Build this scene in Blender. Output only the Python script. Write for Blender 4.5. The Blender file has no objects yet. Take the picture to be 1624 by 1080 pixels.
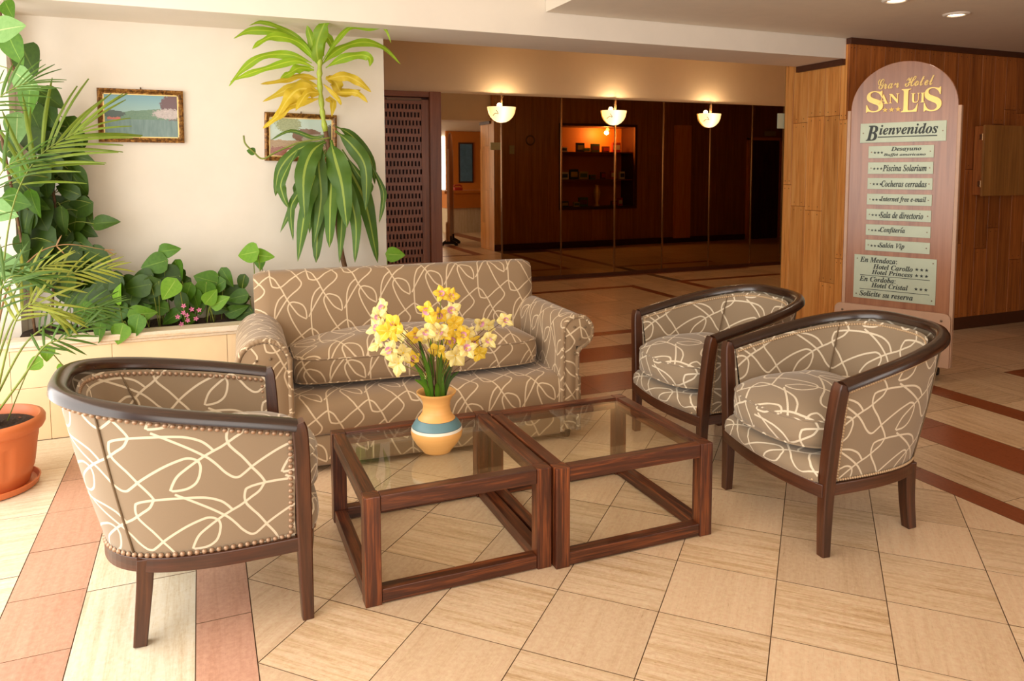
import bpy, bmesh, math, random, json
from mathutils import Vector, Matrix, Quaternion
from math import sin, cos, pi, sqrt, atan2, radians

random.seed(7)
S = bpy.context.scene
COL = S.collection

# ------------------------------------------------------------------ camera, light, exposure
YAW, PIT, ROLL = .396, .080, -.003
fw = Vector((sin(YAW)*cos(PIT), cos(YAW)*cos(PIT), -sin(PIT)))
rt0 = Vector((cos(YAW), -sin(YAW), 0)); up0 = rt0.cross(fw)
rt = rt0*cos(ROLL)+up0*sin(ROLL); up = -rt0*sin(ROLL)+up0*cos(ROLL)
cam_d = bpy.data.cameras.new('camera'); cam = bpy.data.objects.new('camera', cam_d); COL.objects.link(cam)
cam_d.sensor_width = 36; cam_d.lens = 26.17; cam_d.shift_y = -(540-366)/1624; cam_d.clip_start = .05
cam.matrix_world = Matrix(((rt.x, up.x, -fw.x, 0), (rt.y, up.y, -fw.y, 0), (rt.z, up.z, -fw.z, 1.5), (0, 0, 0, 1)))
S.camera = cam

W = bpy.data.worlds.new('world'); S.world = W; W.use_nodes = True
W.node_tree.nodes['Background'].inputs[0].default_value = (.85, .93, 1, 1)
W.node_tree.nodes['Background'].inputs[1].default_value = .6

def area(name, loc, target, sx, sy, power, col=(1, 1, 1)):
    d = bpy.data.lights.new(name, 'AREA'); d.shape = 'RECTANGLE'; d.size = sx; d.size_y = sy; d.energy = power; d.color = col
    o = bpy.data.objects.new(name, d); COL.objects.link(o); o.location = loc
    o.rotation_euler = (Vector(target)-Vector(loc)).to_track_quat('-Z', 'Y').to_euler()
    return o
# daylight entering through the glazed left side and the glazed front behind the camera
area('window_light', (-1.72, 2.3, 1.45), (2, 2.3, .9), 4.4, 2.5, 165, (1, .965, .90))
area('window_light', (.3, -2.4, 1.7), (1.2, 3, .8), 3.6, 2.0, 95, (1, .94, .85))
area('window_light', (6.95, -4.5, 1.9), (6.3, 0, 1.2), 1.1, 2.0, 50, (1, .95, .88))

S.view_settings.view_transform = 'Standard'; S.view_settings.look = 'None'
S.view_settings.gamma = 1; S.view_settings.use_curve_mapping = False
S.view_settings.exposure = -0.02

# ------------------------------------------------------------------ helpers
def lin(c):
    return tuple((x/12.92 if x <= .04045 else ((x+.055)/1.055)**2.4) for x in c)
def C(r, g, b): return (*lin((r/255, g/255, b/255)), 1)

class MB:
    """collects shapes, then becomes one mesh object"""
    def __init__(s): s.v = []; s.f = []; s.uv = []; s.m = []; s.mi = 0
    def face(s, idx, uvs): s.f.append(idx); s.uv.append(uvs); s.m.append(s.mi)
    def quad(s, a, b, c, d, uv=None):
        n = len(s.v); s.v += [tuple(a), tuple(b), tuple(c), tuple(d)]
        s.face((n, n+1, n+2, n+3), uv or [(0, 0), (1, 0), (1, 1), (0, 1)])
    def prism(s, poly, z0, z1, uvf=None):
        n = len(s.v); k = len(poly)
        s.v += [(p[0], p[1], z0) for p in poly]+[(p[0], p[1], z1) for p in poly]
        g = uvf or (lambda x, y: (x, y))
        s.face(tuple(n+k+i for i in range(k)), [g(*p[:2]) for p in poly])
        s.face(tuple(n+i for i in reversed(range(k))), [g(*p[:2]) for p in reversed(poly)])
        for i in range(k):
            j = (i+1) % k
            s.face((n+i, n+j, n+k+j, n+k+i), [g(*poly[i][:2]), g(*poly[j][:2]), g(*poly[j][:2]), g(*poly[i][:2])])
    def box(s, x0, x1, y0, y1, z0, z1, axis=None, mat=None):
        """u runs along the long axis (metres) for the grain"""
        L = (x1-x0, y1-y0, z1-z0)
        if axis is None: axis = max(range(3), key=lambda i: L[i])
        o1, o2 = [i for i in range(3) if i != axis]; ou, ov = random.random()*7, random.random()*7
        P = [(x, y, z) for z in (z0, z1) for y in (y0, y1) for x in (x0, x1)]
        n = len(s.v); s.v += [tuple(mat @ Vector(p)) if mat is not None else p for p in P]
        for q in ((0, 2, 3, 1), (4, 5, 7, 6), (0, 1, 5, 4), (2, 6, 7, 3), (0, 4, 6, 2), (1, 3, 7, 5)):
            s.face(tuple(n+i for i in q), [(P[i][axis]+ou, P[i][o1]+P[i][o2]+ov) for i in q])
    def grid(s, fn, nu, nv, cu=False, cv=False, uvf=None):
        """fn(i,j)->point ; uvf(i,j)->uv"""
        n = len(s.v); s.v += [tuple(fn(i, j)) for j in range(nv) for i in range(nu)]
        uvf = uvf or (lambda i, j: (i/(nu-1), j/(nv-1)))
        for j in range(nv if cv else nv-1):
            for i in range(nu if cu else nu-1):
                a, b = i, (i+1) % nu; c, d = j, (j+1) % nv
                s.face((n+c*nu+a, n+c*nu+b, n+d*nu+b, n+d*nu+a), [uvf(i, j), uvf(i+1, j), uvf(i+1, j+1), uvf(i, j+1)])
    def tube(s, pts, rad, k=8, sx=1., flat=None, cap=True, sec=None, upv=None):
        """round or rectangular (sec=[(x,y)..]) section swept along points; rad float or list"""
        pts = [Vector(p) for p in pts]; N = len(pts)
        R = rad if isinstance(rad, (list, tuple)) else [rad]*N
        sec = sec or [(cos(2*pi*i/k), sin(2*pi*i/k)) for i in range(k)]; k = len(sec)
        U = Vector(upv) if upv is not None else None; prev = None; n = len(s.v); L = [0]
        for i in range(1, N): L.append(L[-1]+(pts[i]-pts[i-1]).length)
        o = random.random()*5
        for i in range(N):
            t = (pts[min(i+1, N-1)]-pts[max(i-1, 0)])
            t = t.normalized() if t.length > 1e-9 else Vector((0, 0, 1))
            if U is not None: y = (U-t*U.dot(t)); y = y.normalized() if y.length > 1e-6 else Vector((1, 0, 0))
            elif prev is None:
                a = Vector((0, 0, 1)) if abs(t.z) < .9 else Vector((1, 0, 0)); y = (a-t*a.dot(t)).normalized()
            else: y = (prev-t*prev.dot(t)).normalized()
            prev = y; x = y.cross(t)
            for a, b in sec: s.v.append(tuple(pts[i]+x*(a*R[i]*sx)+y*(b*R[i])))
        per = sum((Vector(sec[i])-Vector(sec[(i+1) % k])).length for i in range(k))*(sum(R)/N)
        for i in range(N-1):
            for j in range(k):
                j2 = (j+1) % k
                s.face((n+i*k+j, n+i*k+j2, n+(i+1)*k+j2, n+(i+1)*k+j),
                       [(L[i]+o, j*per/k), (L[i]+o, (j+1)*per/k), (L[i+1]+o, (j+1)*per/k), (L[i+1]+o, j*per/k)])
        if cap:
            s.face(tuple(n+j for j in reversed(range(k))), [(o, 0)]*k); s.face(tuple(n+(N-1)*k+j for j in range(k)), [(o, 0)]*k)
    def lathe(s, prof, k=32, c=(0, 0, 0), a0=0, a1=2*pi, sx=1., sy=1.):
        full = abs(a1-a0-2*pi) < 1e-6; nu = k if full else k+1
        s.grid(lambda i, j: (c[0]+sx*prof[j][0]*cos(a0+(a1-a0)*i/k), c[1]+sy*prof[j][0]*sin(a0+(a1-a0)*i/k), c[2]+prof[j][1]), nu, len(prof), cu=full)
    def ball(s, c, r, k=8, m=5, sc=(1, 1, 1)):
        s.lathe([(max(r*sin(pi*j/m), 1e-5), -r*cos(pi*j/m)) for j in range(m+1)], k, c)
    def join(s, o, mat):
        n = len(s.v); s.v += [tuple(mat @ Vector(p)) for p in o.v]
        s.f += [tuple(i+n for i in f) for f in o.f]; s.uv += o.uv; s.m += [s.mi]*len(o.f)
    def mesh(s, name, mats, smooth=False):
        me = bpy.data.meshes.new(name); me.from_pydata(s.v, [], s.f)
        uvl = me.uv_layers.new(name='UVMap'); flat = [c for f in s.uv for p in f for c in p]
        uvl.data.foreach_set('uv', flat)
        for m in (mats if isinstance(mats, (list, tuple)) else [mats]): me.materials.append(m)
        me.polygons.foreach_set('material_index', s.m)
        me.polygons.foreach_set('use_smooth', [bool(smooth)]*len(s.f)); me.update()
        if smooth and smooth is not True:
            me.set_sharp_from_angle(angle=smooth)
        return me
    def build(s, name, mat, parent=None, smooth=False, bevel=0, seg=2, weld=False):
        o = bpy.data.objects.new(name, s.mesh(name, mat, smooth)); COL.objects.link(o)
        if weld:
            w = o.modifiers.new('weld', 'WELD'); w.merge_threshold = 1e-4
        if parent is not None: o.parent = parent
        if bevel:
            b = o.modifiers.new('bevel', 'BEVEL'); b.width = bevel; b.segments = seg; b.limit_method = 'ANGLE'; b.angle_limit = radians(35)
            b.harden_normals = False
        return o

def tag(o, label=None, cat=None, group=None, kind=None):
    if label: o['label'] = label
    if cat: o['category'] = cat
    if group: o['group'] = group
    if kind: o['kind'] = kind
    return o
def empty(name, loc=(0, 0, 0), rz=0):
    o = bpy.data.objects.new(name, None); o.empty_display_size = .1; COL.objects.link(o); o.location = loc; o.rotation_euler = (0, 0, rz); return o
def copy_tree(o, parent=None):
    c = o.copy(); COL.objects.link(c)
    if parent is not None: c.parent = parent
    for ch in list(o.children): copy_tree(ch, c)
    return c
def inst(name, me, parent, M):
    o = bpy.data.objects.new(name, me); COL.objects.link(o); o.parent = parent; o.matrix_world = M if parent is None else M; o.matrix_parent_inverse = Matrix(); return o
def smoothpath(pts, n=6):
    P = [Vector(p) for p in pts]; out = []
    for i in range(len(P)-1):
        a = P[max(i-1, 0)]; b = P[i]; c = P[i+1]; d = P[min(i+2, len(P)-1)]
        for k in range(n):
            t = k/n; out.append(.5*((2*b)+(c-a)*t+(2*a-5*b+4*c-d)*t*t+(3*b-a-3*c+d)*t**3))
    out.append(P[-1]); return out

# ------------------------------------------------------------------ materials
class NT:
    def __init__(s, name):
        s.m = bpy.data.materials.new(name); s.m.use_nodes = True; s.t = s.m.node_tree; s.b = s.t.nodes['Principled BSDF']
    def n(s, typ, **kw):
        x = s.t.nodes.new(typ)
        for k, v in kw.items(): setattr(x, k, v)
        return x
    def l(s, a, b): s.t.links.new(a, b)
    def math(s, op, a, b=None, c=None, clamp=False):
        x = s.n('ShaderNodeMath', operation=op, use_clamp=clamp)
        for i, v in enumerate((a, b, c)):
            if v is None: continue
            if isinstance(v, (int, float)): x.inputs[i].default_value = v
            else: s.l(v, x.inputs[i])
        return x.outputs[0]
    def vmath(s, op, a, b=None, out=0):
        x = s.n('ShaderNodeVectorMath', operation=op)
        for i, v in enumerate((a, b)):
            if v is None: continue
            if isinstance(v, (tuple, list)): x.inputs[i].default_value = v
            else: s.l(v, x.inputs[i])
        return x.outputs[out]
    def mix(s, f, a, b, bt='MIX'):
        x = s.n('ShaderNodeMix', data_type='RGBA', blend_type=bt)
        for i, v in ((0, f), (6, a), (7, b)):
            if isinstance(v, (int, float)): x.inputs[i].default_value = v
            elif isinstance(v, tuple): x.inputs[i].default_value = v
            else: s.l(v, x.inputs[i])
        return x.outputs[2]
    def ramp(s, f, stops, interp='LINEAR'):
        x = s.n('ShaderNodeValToRGB'); r = x.color_ramp; r.interpolation = interp
        while len(r.elements) < len(stops): r.elements.new(.5)
        for e, (p, c) in zip(r.elements, stops): e.position = p; e.color = c
        s.l(f, x.inputs[0]); return x.outputs[0]
    def noise(s, vec, scale, detail=3, rough=.5, dist=0):
        x = s.n('ShaderNodeTexNoise'); x.inputs['Scale'].default_value = scale; x.inputs['Detail'].default_value = detail
        x.inputs['Roughness'].default_value = rough; x.inputs['Distortion'].default_value = dist
        if vec is not None: s.l(vec, x.inputs['Vector'])
        return x.outputs[0]
    def mapping(s, vec, sc=(1, 1, 1), loc=(0, 0, 0)):
        x = s.n('ShaderNodeMapping'); x.inputs['Scale'].default_value = sc; x.inputs['Location'].default_value = loc; s.l(vec, x.inputs[0]); return x.outputs[0]
    def coord(s, k='UV'): return s.n('ShaderNodeTexCoord').outputs[k]
    def rand(s): return s.n('ShaderNodeObjectInfo').outputs['Random']
    def offs(s, vec, k=17.):
        r = s.rand(); c = s.n('ShaderNodeCombineXYZ'); s.l(s.math('MULTIPLY', r, k), c.inputs[0]); s.l(s.math('MULTIPLY', r, k*1.7), c.inputs[1]); s.l(s.math('MULTIPLY', r, k*.6), c.inputs[2])
        return s.vmath('ADD', vec, c.outputs[0])
    def bump(s, h, st=.3, d=.01):
        x = s.n('ShaderNodeBump'); x.inputs['Strength'].default_value = st; x.inputs['Distance'].default_value = d; s.l(h, x.inputs['Height']); s.l(x.outputs[0], s.b.inputs['Normal'])
    def set(s, **k):
        for a, v in k.items():
            i = s.b.inputs[a.replace('_', ' ')]
            if hasattr(v, 'is_linked') or hasattr(v, 'node'): s.l(v, i)
            else: i.default_value = v
        return s.m

def plain(name, col, rough=.5, metal=0., spec=.5, noise=0., sc=8, emis=None, estr=0, coat=0, bump=0.):
    t = NT(name)
    if noise or bump:
        nz = t.noise(t.coord('Object'), sc, 4, .6)
    if noise:
        d = tuple(x*(1-noise) for x in col[:3])+(1,); u = tuple(min(1, x*(1+noise)) for x in col[:3])+(1,)
        t.set(Base_Color=t.ramp(nz, [(.3, d), (.7, u)]))
    else: t.set(Base_Color=col)
    if bump: t.bump(nz, bump, .01)
    t.set(Roughness=rough, Metallic=metal, Specular_IOR_Level=spec, Coat_Weight=coat)
    if emis: t.set(Emission_Color=emis, Emission_Strength=estr)
    return t.m

def wood(name, dark, mid, light, rough=.35, grain=1., coat=.2, var=.25, knots=False):
    t = NT(name); v = t.offs(t.coord('UV'), 13.)
    a = t.noise(t.mapping(v, (1.2*grain, 22*grain, 1)), 1.6, 5, .6, .6)
    b = t.noise(t.mapping(v, (4*grain, 160*grain, 1)), 1., 3, .7)
    f = t.math('ADD', t.math('MULTIPLY', a, .7), t.math('MULTIPLY', b, .3))
    col = t.ramp(f, [(.28, dark), (.5, mid), (.72, light)])
    r = t.rand(); k = t.math('ADD', t.math('MULTIPLY', r, 2*var), 1-var)
    hs = t.n('ShaderNodeHueSaturation'); t.l(col, hs.inputs['Color']); t.l(k, hs.inputs['Value'])
    out = hs.outputs[0]
    if knots:
        vo = t.n('ShaderNodeTexVoronoi'); vo.inputs['Scale'].default_value = 1.; t.l(t.mapping(v, (1.1, 5.5, 1)), vo.inputs['Vector'])
        kn = t.math('LESS_THAN', vo.outputs['Distance'], .055)
        out = t.mix(t.math('MULTIPLY', kn, .6), out, dark)
    t.set(Base_Color=out, Roughness=rough, Coat_Weight=coat, Coat_Roughness=.25); t.bump(f, .12, .004)
    return t.m

def stone(name, base, streak, dark, rough=.28, st=1., var=.1):
    """travertine: bands along u, small pits"""
    t = NT(name); v = t.coord('UV'); r = t.rand()
    a = t.noise(t.mapping(v, (1.0, 24, 1)), 1.5, 8, .7, .5)
    fine = t.noise(t.mapping(v, (10, 90, 1)), 1.5, 5, .8)
    blot = t.noise(v, 2.2, 3, .5)
    f = t.math('ADD', t.math('MULTIPLY', a, .55), t.math('ADD', t.math('MULTIPLY', fine, .30), t.math('MULTIPLY', blot, .15)))
    m = .5
    col = t.ramp(f, [(m-.16*1, dark), (m-.06, streak), (m+.04, base), (m+.2, tuple(min(1, c*1.08) for c in base[:3])+(1,))])
    col = t.mix(1-st, col, base) if st < 1 else col
    hs = t.n('ShaderNodeHueSaturation'); t.l(col, hs.inputs['Color'])
    t.l(t.math('ADD', t.math('MULTIPLY', r, 2*var), 1-var), hs.inputs['Value'])
    pit = t.noise(t.mapping(v, (40, 110, 1)), 1.5, 2, .6)
    pits = t.math('LESS_THAN', pit, .30)
    gr = t.noise(v, 55, 5, .7); out = t.mix(.30, hs.outputs[0], t.ramp(gr, [(.32, (.25, .25, .25, 1)), (.68, (.75, .75, .75, 1))]), 'OVERLAY')
    out = t.mix(t.math('MULTIPLY', pits, .4), out, dark)
    t.set(Base_Color=out, Roughness=t.math('ADD', t.math('MULTIPLY', fine, .2), rough-.08), Specular_IOR_Level=.5)
    t.bump(t.math('SUBTRACT', f, t.math('MULTIPLY', pits, .5)), .06, .003)
    return t.m

# the woven squiggle of the upholstery: strokes of one repeat, turned into circular arcs
LA, LB = Vector((342, 15)), Vector((35, -205)); PXM = 994.   # repeat vectors, pattern units per metre
STROKES = [
 [(585, 480), (600, 452), (625, 425), (700, 378), (750, 355), (795, 328), (820, 312), (837, 286)],
 [(590, 482), (630, 480), (665, 462), (682, 425), (680, 392), (640, 380), (560, 410), (490, 450), (455, 475), (430, 470), (405, 445), (370, 402), (300, 352), (220, 305)],
 [(470, 520), (490, 513), (537, 508), (600, 508), (680, 514), (735, 536), (764, 570)],
 [(470, 520), (463, 545), (470, 575), (500, 612), (530, 657), (556, 692), (565, 710)],
]
def arcs():
    out = []; D = LA.x*LB.y-LA.y*LB.x
    for st in STROKES:
        P = [Vector((x, -y)) for x, y in st]; Q = []
        for i in range(len(P)-1):
            a = P[max(i-1, 0)]; b = P[i]; c = P[i+1]; d = P[min(i+2, len(P)-1)]
            h = .5*((2*b)+(c-a)*.5+(2*a-5*b+4*c-d)*.25+(3*b-a-3*c+d)*.125)
            Q.append((b, h, c))
        for b, h, c in Q:
            ch = (c-b).length; m = (b+c)/2; nrm = Vector((-(c-b).y, (c-b).x))/ch; sg = (h-m).dot(nrm)
            if abs(sg) < .6: sg = .6 if sg >= 0 else -.6
            r = (ch*ch/4+sg*sg)/(2*abs(sg)); ctr = m+nrm*(sg-(r if sg > 0 else -r)); hm = (h-m).length
            mid = m+nrm*sg*.5; rad = sqrt(ch*ch/4+sg*sg/4)+1.5
            for i in range(-4, 5):
                for j in range(-4, 5):
                    o = LA*i+LB*j; hit = False
                    for k in range(9):
                        a = k/8; q = b*(1-a)+c*a+nrm*sg*(1-(2*a-1)**2)+o
                        for ex, ey in ((0, 0), (5, 0), (-5, 0), (0, 5), (0, -5)):
                            x, y = q.x+ex, q.y+ey
                            s1 = (x*LB.y-y*LB.x)/D; s2 = (LA.x*y-LA.y*x)/D
                            if 0 <= s1 < 1 and 0 <= s2 < 1: hit = True
                    if hit: out.append((ctr+o, r, mid+o, rad))
    return out
ARCS = arcs()
def fabric(name, rot=False, k=1.0, base=(152, 130, 104), line=(236, 219, 192)):
    t = NT(name); uv = t.coord('UV')
    sep = t.n('ShaderNodeSeparateXYZ'); t.l(uv, sep.inputs[0]); u, v = sep.outputs[0], sep.outputs[1]
    if rot: u, v = v, t.math('MULTIPLY', u, -1.)
    x = t.math('MULTIPLY', u, PXM*k); y = t.math('MULTIPLY', v, PXM*k)
    D = LA.x*LB.y-LA.y*LB.x
    s1 = t.math('FRACT', t.math('ADD', t.math('MULTIPLY', x, LB.y/D), t.math('MULTIPLY', y, -LB.x/D)))
    s2 = t.math('FRACT', t.math('ADD', t.math('MULTIPLY', y, LA.x/D), t.math('MULTIPLY', x, -LA.y/D)))
    qx = t.math('ADD', t.math('MULTIPLY', s1, LA.x), t.math('MULTIPLY', s2, LB.x))
    qy = t.math('ADD', t.math('MULTIPLY', s1, LA.y), t.math('MULTIPLY', s2, LB.y))
    cb = t.n('ShaderNodeCombineXYZ'); t.l(qx, cb.inputs[0]); t.l(qy, cb.inputs[1]); q = cb.outputs[0]
    acc = None
    for c, r, m, h in ARCS:
        d1 = t.vmath('DISTANCE', q, (c.x, c.y, 0), 1); on = t.math('COMPARE', d1, r, 3.9)
        d2 = t.vmath('DISTANCE', q, (m.x, m.y, 0), 1); near = t.math('LESS_THAN', d2, h)
        acc = t.math('MULTIPLY', on, near) if acc is None else t.math('MULTIPLY_ADD', on, near, acc)
    acc = t.math('MINIMUM', acc, 1.)
    tw = t.math('SINE', t.math('ADD', t.math('MULTIPLY', u, 1500.), t.math('MULTIPLY', v, 1100.)))
    bc, lc = C(*base), C(*line); l2 = C(*[c*.86 for c in line]); b2 = C(*[c*.90 for c in base])
    wv = t.noise(t.mapping(uv, (900, 350, 1)), 1., 1)
    colb = t.mix(wv, b2, bc); coll = t.mix(t.math('MULTIPLY_ADD', tw, .5, .5), l2, lc)
    t.set(Base_Color=t.mix(acc, colb, coll), Roughness=.75, Specular_IOR_Level=.35, Sheen_Weight=.25, Sheen_Roughness=.5)
    t.bump(t.math('MULTIPLY_ADD', wv, .5, acc), .25, .0015)
    return t.m

M = {}
M['white'] = plain('cream_paint', C(238, 227, 212), .7, noise=.03, sc=3, bump=.03)
M['corr'] = plain('beige_paint', C(224, 202, 172), .65, noise=.03, sc=2)
M['ceil'] = plain('ceiling_paint', C(232, 220, 202), .8, noise=.02)
M['planter'] = plain('planter_stone', C(244, 214, 170), .5, noise=.05, sc=4)
M['planter_top'] = stone('planter_cap', C(244, 228, 204), C(236, 208, 170), C(205, 160, 110), .4)
M['soil'] = plain('soil', C(58, 40, 26), .9, noise=.4, sc=60, bump=.8)
M['darkwood'] = wood('dark_walnut', C(30, 14, 7), C(72, 37, 19), C(106, 58, 31), .34, 1., .2, .08)
M['rimwood'] = wood('dark_stained_rim', C(22, 11, 6), C(46, 25, 14), C(76, 42, 22), .24, 1., .45, .05)
M['tablewood'] = wood('red_brown_table_wood', C(24, 8, 4), C(78, 35, 16), C(152, 80, 38), .36, 1.5, .12, .14)
M['plank'] = wood('plank_lit', C(186, 108, 46), C(236, 160, 82), C(250, 190, 116), .42, .8, .2, .16, True)  # block planks, with the brighter light on the side face put into the colour
M['plank_dim'] = wood('plank_shaded', C(112, 56, 20), C(174, 100, 42), C(204, 128, 62), .42, .8, .2, .18, True)  # the same planks darkened in colour for the less lit front face
M['panel'] = wood('veneer_panel', C(132, 88, 40), C(170, 116, 56), C(196, 140, 74), .4, .5, .2, .08)
M['trimwood'] = plain('dark_trim', C(78, 40, 22), .45, noise=.15, sc=20)
M['board'] = wood('pinkish_board_veneer', C(134, 82, 54), C(164, 108, 74), C(180, 123, 86), .3, .5, .4, .03)
M['boardedge'] = plain('pale_edge', C(196, 156, 128), .4, noise=.06)
M['lattice'] = wood('lattice_wood', C(112, 62, 38), C(150, 92, 60), C(172, 110, 74), .35, .6, .3, .08)
M['latticehole'] = plain('lattice_recess', C(70, 30, 18), .6)
M['gold'] = plain('gilt_metal', C(238, 198, 112), .35, .35, noise=.05, sc=30)
M['gilt'] = plain('gilt_paint', C(250, 212, 118), .35)
M['plate'] = plain('silver_plate', C(186, 194, 170), .42, .15, noise=.05, sc=6)
M['ink'] = plain('black_ink', C(40, 46, 40), .5)
M['chrome'] = plain('bronze_strip', C(150, 112, 76), .25, .9)
M['metal'] = plain('dull_metal', C(120, 100, 80), .4, .8)
M['nail'] = plain('brass_nailhead', C(164, 132, 106), .38, .5)
M['bead'] = plain('pale_bead_trim', C(196, 166, 130), .45, .3)
M['terra'] = plain('terracotta_plastic', C(206, 112, 62), .42, noise=.04, sc=5)
M['black'] = plain('black_plastic', C(24, 20, 18), .5)
M['grout'] = plain('grout', C(112, 82, 54), .85)
M['trav'] = stone('travertine', C(226, 196, 162), C(206, 172, 132), C(160, 122, 82))
M['trav_plain'] = stone('plain_travertine', C(223, 192, 158), C(212, 178, 142), C(182, 146, 110), .28, .6)
M['trav2'] = stone('pale_travertine', C(234, 220, 194), C(222, 202, 170), C(200, 174, 136))
M['redst_lit'] = stone('red_stone_lit', C(202, 154, 130), C(190, 140, 114), C(170, 116, 92), .34, .6)  # red floor stone paled in colour to stand for bright daylight on the left
M['redst_dim'] = stone('red_stone_dim', C(148, 80, 48), C(136, 70, 40), C(112, 54, 30), .28, .55)  # the same stone browned in colour for the dim back and right
M['fabric'] = fabric('squiggle_upholstery')
M['fabric_sofa'] = fabric('squiggle_upholstery_railroaded', True, 1.0, (156, 127, 95), (230, 204, 168))
M['piping'] = plain('piping_cord', C(112, 90, 64), .7)
def glass(name, col, rough=0., tint=1.):
    t = NT(name); t.set(Base_Color=col, Roughness=rough, Transmission_Weight=1., IOR=1.45); return t.m
def pane(name, col, ior=1.5):
    """thin glass: mostly clear with a Fresnel reflection"""
    t = NT(name); n = t.t.nodes; lwt = t.n('ShaderNodeLayerWeight'); lwt.inputs[0].default_value = .5
    fr = t.math('MULTIPLY_ADD', t.math('POWER', lwt.outputs['Facing'], 4.), .7, .035)
    tr = t.n('ShaderNodeBsdfTransparent'); tr.inputs[0].default_value = col
    gl = t.n('ShaderNodeBsdfGlossy'); gl.inputs['Roughness'].default_value = .01
    mx = t.n('ShaderNodeMixShader'); t.l(fr, mx.inputs[0]); t.l(tr.outputs[0], mx.inputs[1]); t.l(gl.outputs[0], mx.inputs[2])
    t.l(mx.outputs[0], n['Material Output'].inputs[0]); return t.m
M['glass'] = pane('table_glass', (.95, .975, .945, 1))
def mirror(name, col, rough=.012):
    t = NT(name); t.set(Base_Color=col, Metallic=1., Roughness=rough); return t.m
M['mirror1'] = mirror('clear_mirror', C(236, 222, 200))
M['mirror2'] = mirror('bronze_mirror', C(160, 130, 92))
def leafmat(name, base, vein, dark, stripe=.07, trans=.35, rough=.45, var=.2):
    t = NT(name); uv = t.coord('UV'); sep = t.n('ShaderNodeSeparateXYZ'); t.l(uv, sep.inputs[0])
    c = t.math('ABSOLUTE', t.math('SUBTRACT', sep.outputs[0], .5))
    v = t.math('LESS_THAN', c, stripe)
    nz = t.noise(t.offs(t.coord('Object')), 9, 3); col = t.mix(nz, dark, base); col = t.mix(t.math('MULTIPLY', v, .8), col, vein)
    hs = t.n('ShaderNodeHueSaturation'); t.l(col, hs.inputs['Color']); t.l(t.math('ADD', t.math('MULTIPLY', t.rand(), 2*var), 1-var), hs.inputs['Value'])
    t.set(Base_Color=hs.outputs[0], Roughness=rough, Specular_IOR_Level=.35)
    tr = t.n('ShaderNodeBsdfTranslucent'); t.l(hs.outputs[0], tr.inputs[0]); mx = t.n('ShaderNodeMixShader'); mx.inputs[0].default_value = trans
    t.l(t.b.outputs[0], mx.inputs[1]); t.l(tr.outputs[0], mx.inputs[2]); t.l(mx.outputs[0], t.t.nodes['Material Output'].inputs[0])
    return t.m
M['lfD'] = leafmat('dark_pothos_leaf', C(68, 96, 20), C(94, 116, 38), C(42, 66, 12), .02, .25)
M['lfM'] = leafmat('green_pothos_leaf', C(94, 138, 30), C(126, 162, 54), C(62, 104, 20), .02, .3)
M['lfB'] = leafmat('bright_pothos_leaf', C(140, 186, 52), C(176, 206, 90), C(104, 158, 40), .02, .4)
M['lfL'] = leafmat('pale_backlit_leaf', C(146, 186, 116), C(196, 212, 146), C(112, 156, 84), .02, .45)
M['dr_a'] = leafmat('lime_leaf', C(166, 196, 44), C(190, 212, 70), C(124, 168, 34), .06, .4)
M['dr_y'] = leafmat('yellowed_leaf', C(228, 206, 66), C(236, 216, 100), C(206, 172, 40), .06, .35)
M['dr_g'] = leafmat('striped_green_leaf', C(98, 132, 44), C(166, 184, 76), C(62, 98, 32), .06, .25)
M['pa_p'] = leafmat('palm_leaflet', C(132, 150, 48), C(160, 170, 70), C(96, 120, 34), .05, .35)
M['pa_y'] = leafmat('yellow_palm_leaflet', C(164, 168, 66), C(196, 190, 96), C(120, 134, 44), .05, .4)
M['pa_g'] = leafmat('green_palm_leaflet', C(92, 124, 46), C(124, 148, 66), C(60, 94, 34), .05, .35)
M['pa_b'] = leafmat('dry_palm_leaflet', C(176, 136, 88), C(190, 152, 104), C(140, 100, 62), .05, .3)
M['stem'] = plain('green_stem', C(120, 132, 50), .5, noise=.2, sc=30)
M['stemb'] = plain('brown_stem', C(104, 72, 44), .7, noise=.3, sc=40, bump=.4)
M['petal'] = leafmat('yellow_petal', C(250, 222, 84), C(252, 234, 130), C(244, 200, 50), .04, .3, .5, .08)
M['petalc'] = leafmat('cream_petal', C(250, 238, 176), C(252, 244, 204), C(246, 222, 120), .04, .3, .5, .06)
M['lip'] = plain('pink_orchid_lip', C(206, 140, 168), .5, noise=.2, sc=60)
M['pink'] = plain('pink_petal', C(216, 120, 160), .5, noise=.2, sc=40)

def inst(name, me, parent, Mw):
    """an object sharing mesh data, given in world space under an unrotated parent"""
    o = bpy.data.objects.new(name, me); COL.objects.link(o)
    if parent is not None:
        o.parent = parent; p = parent; off = Vector((0, 0, 0))
        while p is not None: off += p.location; p = p.parent
        Mw = Matrix.Translation(-off) @ Mw
    o.matrix_basis = Mw; return o
def wbuild(mb, name, mat, parent, **k):
    """mesh given in world coordinates under an unrotated parent"""
    o = mb.build(name, mat, None, **k)
    if parent is not None:
        off = Vector((0, 0, 0)); p = parent
        while p is not None: off += p.location; p = p.parent
        o.parent = parent; o.location = -off
    return o
def sbox(name, mat, x0, x1, y0, y1, z0, z1, bevel=0, parent=None):
    m = MB(); m.box(x0, x1, y0, y1, z0, z1); o = wbuild(m, name, mat, parent, bevel=bevel)
    if parent is None: tag(o, kind='structure')
    return o

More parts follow.
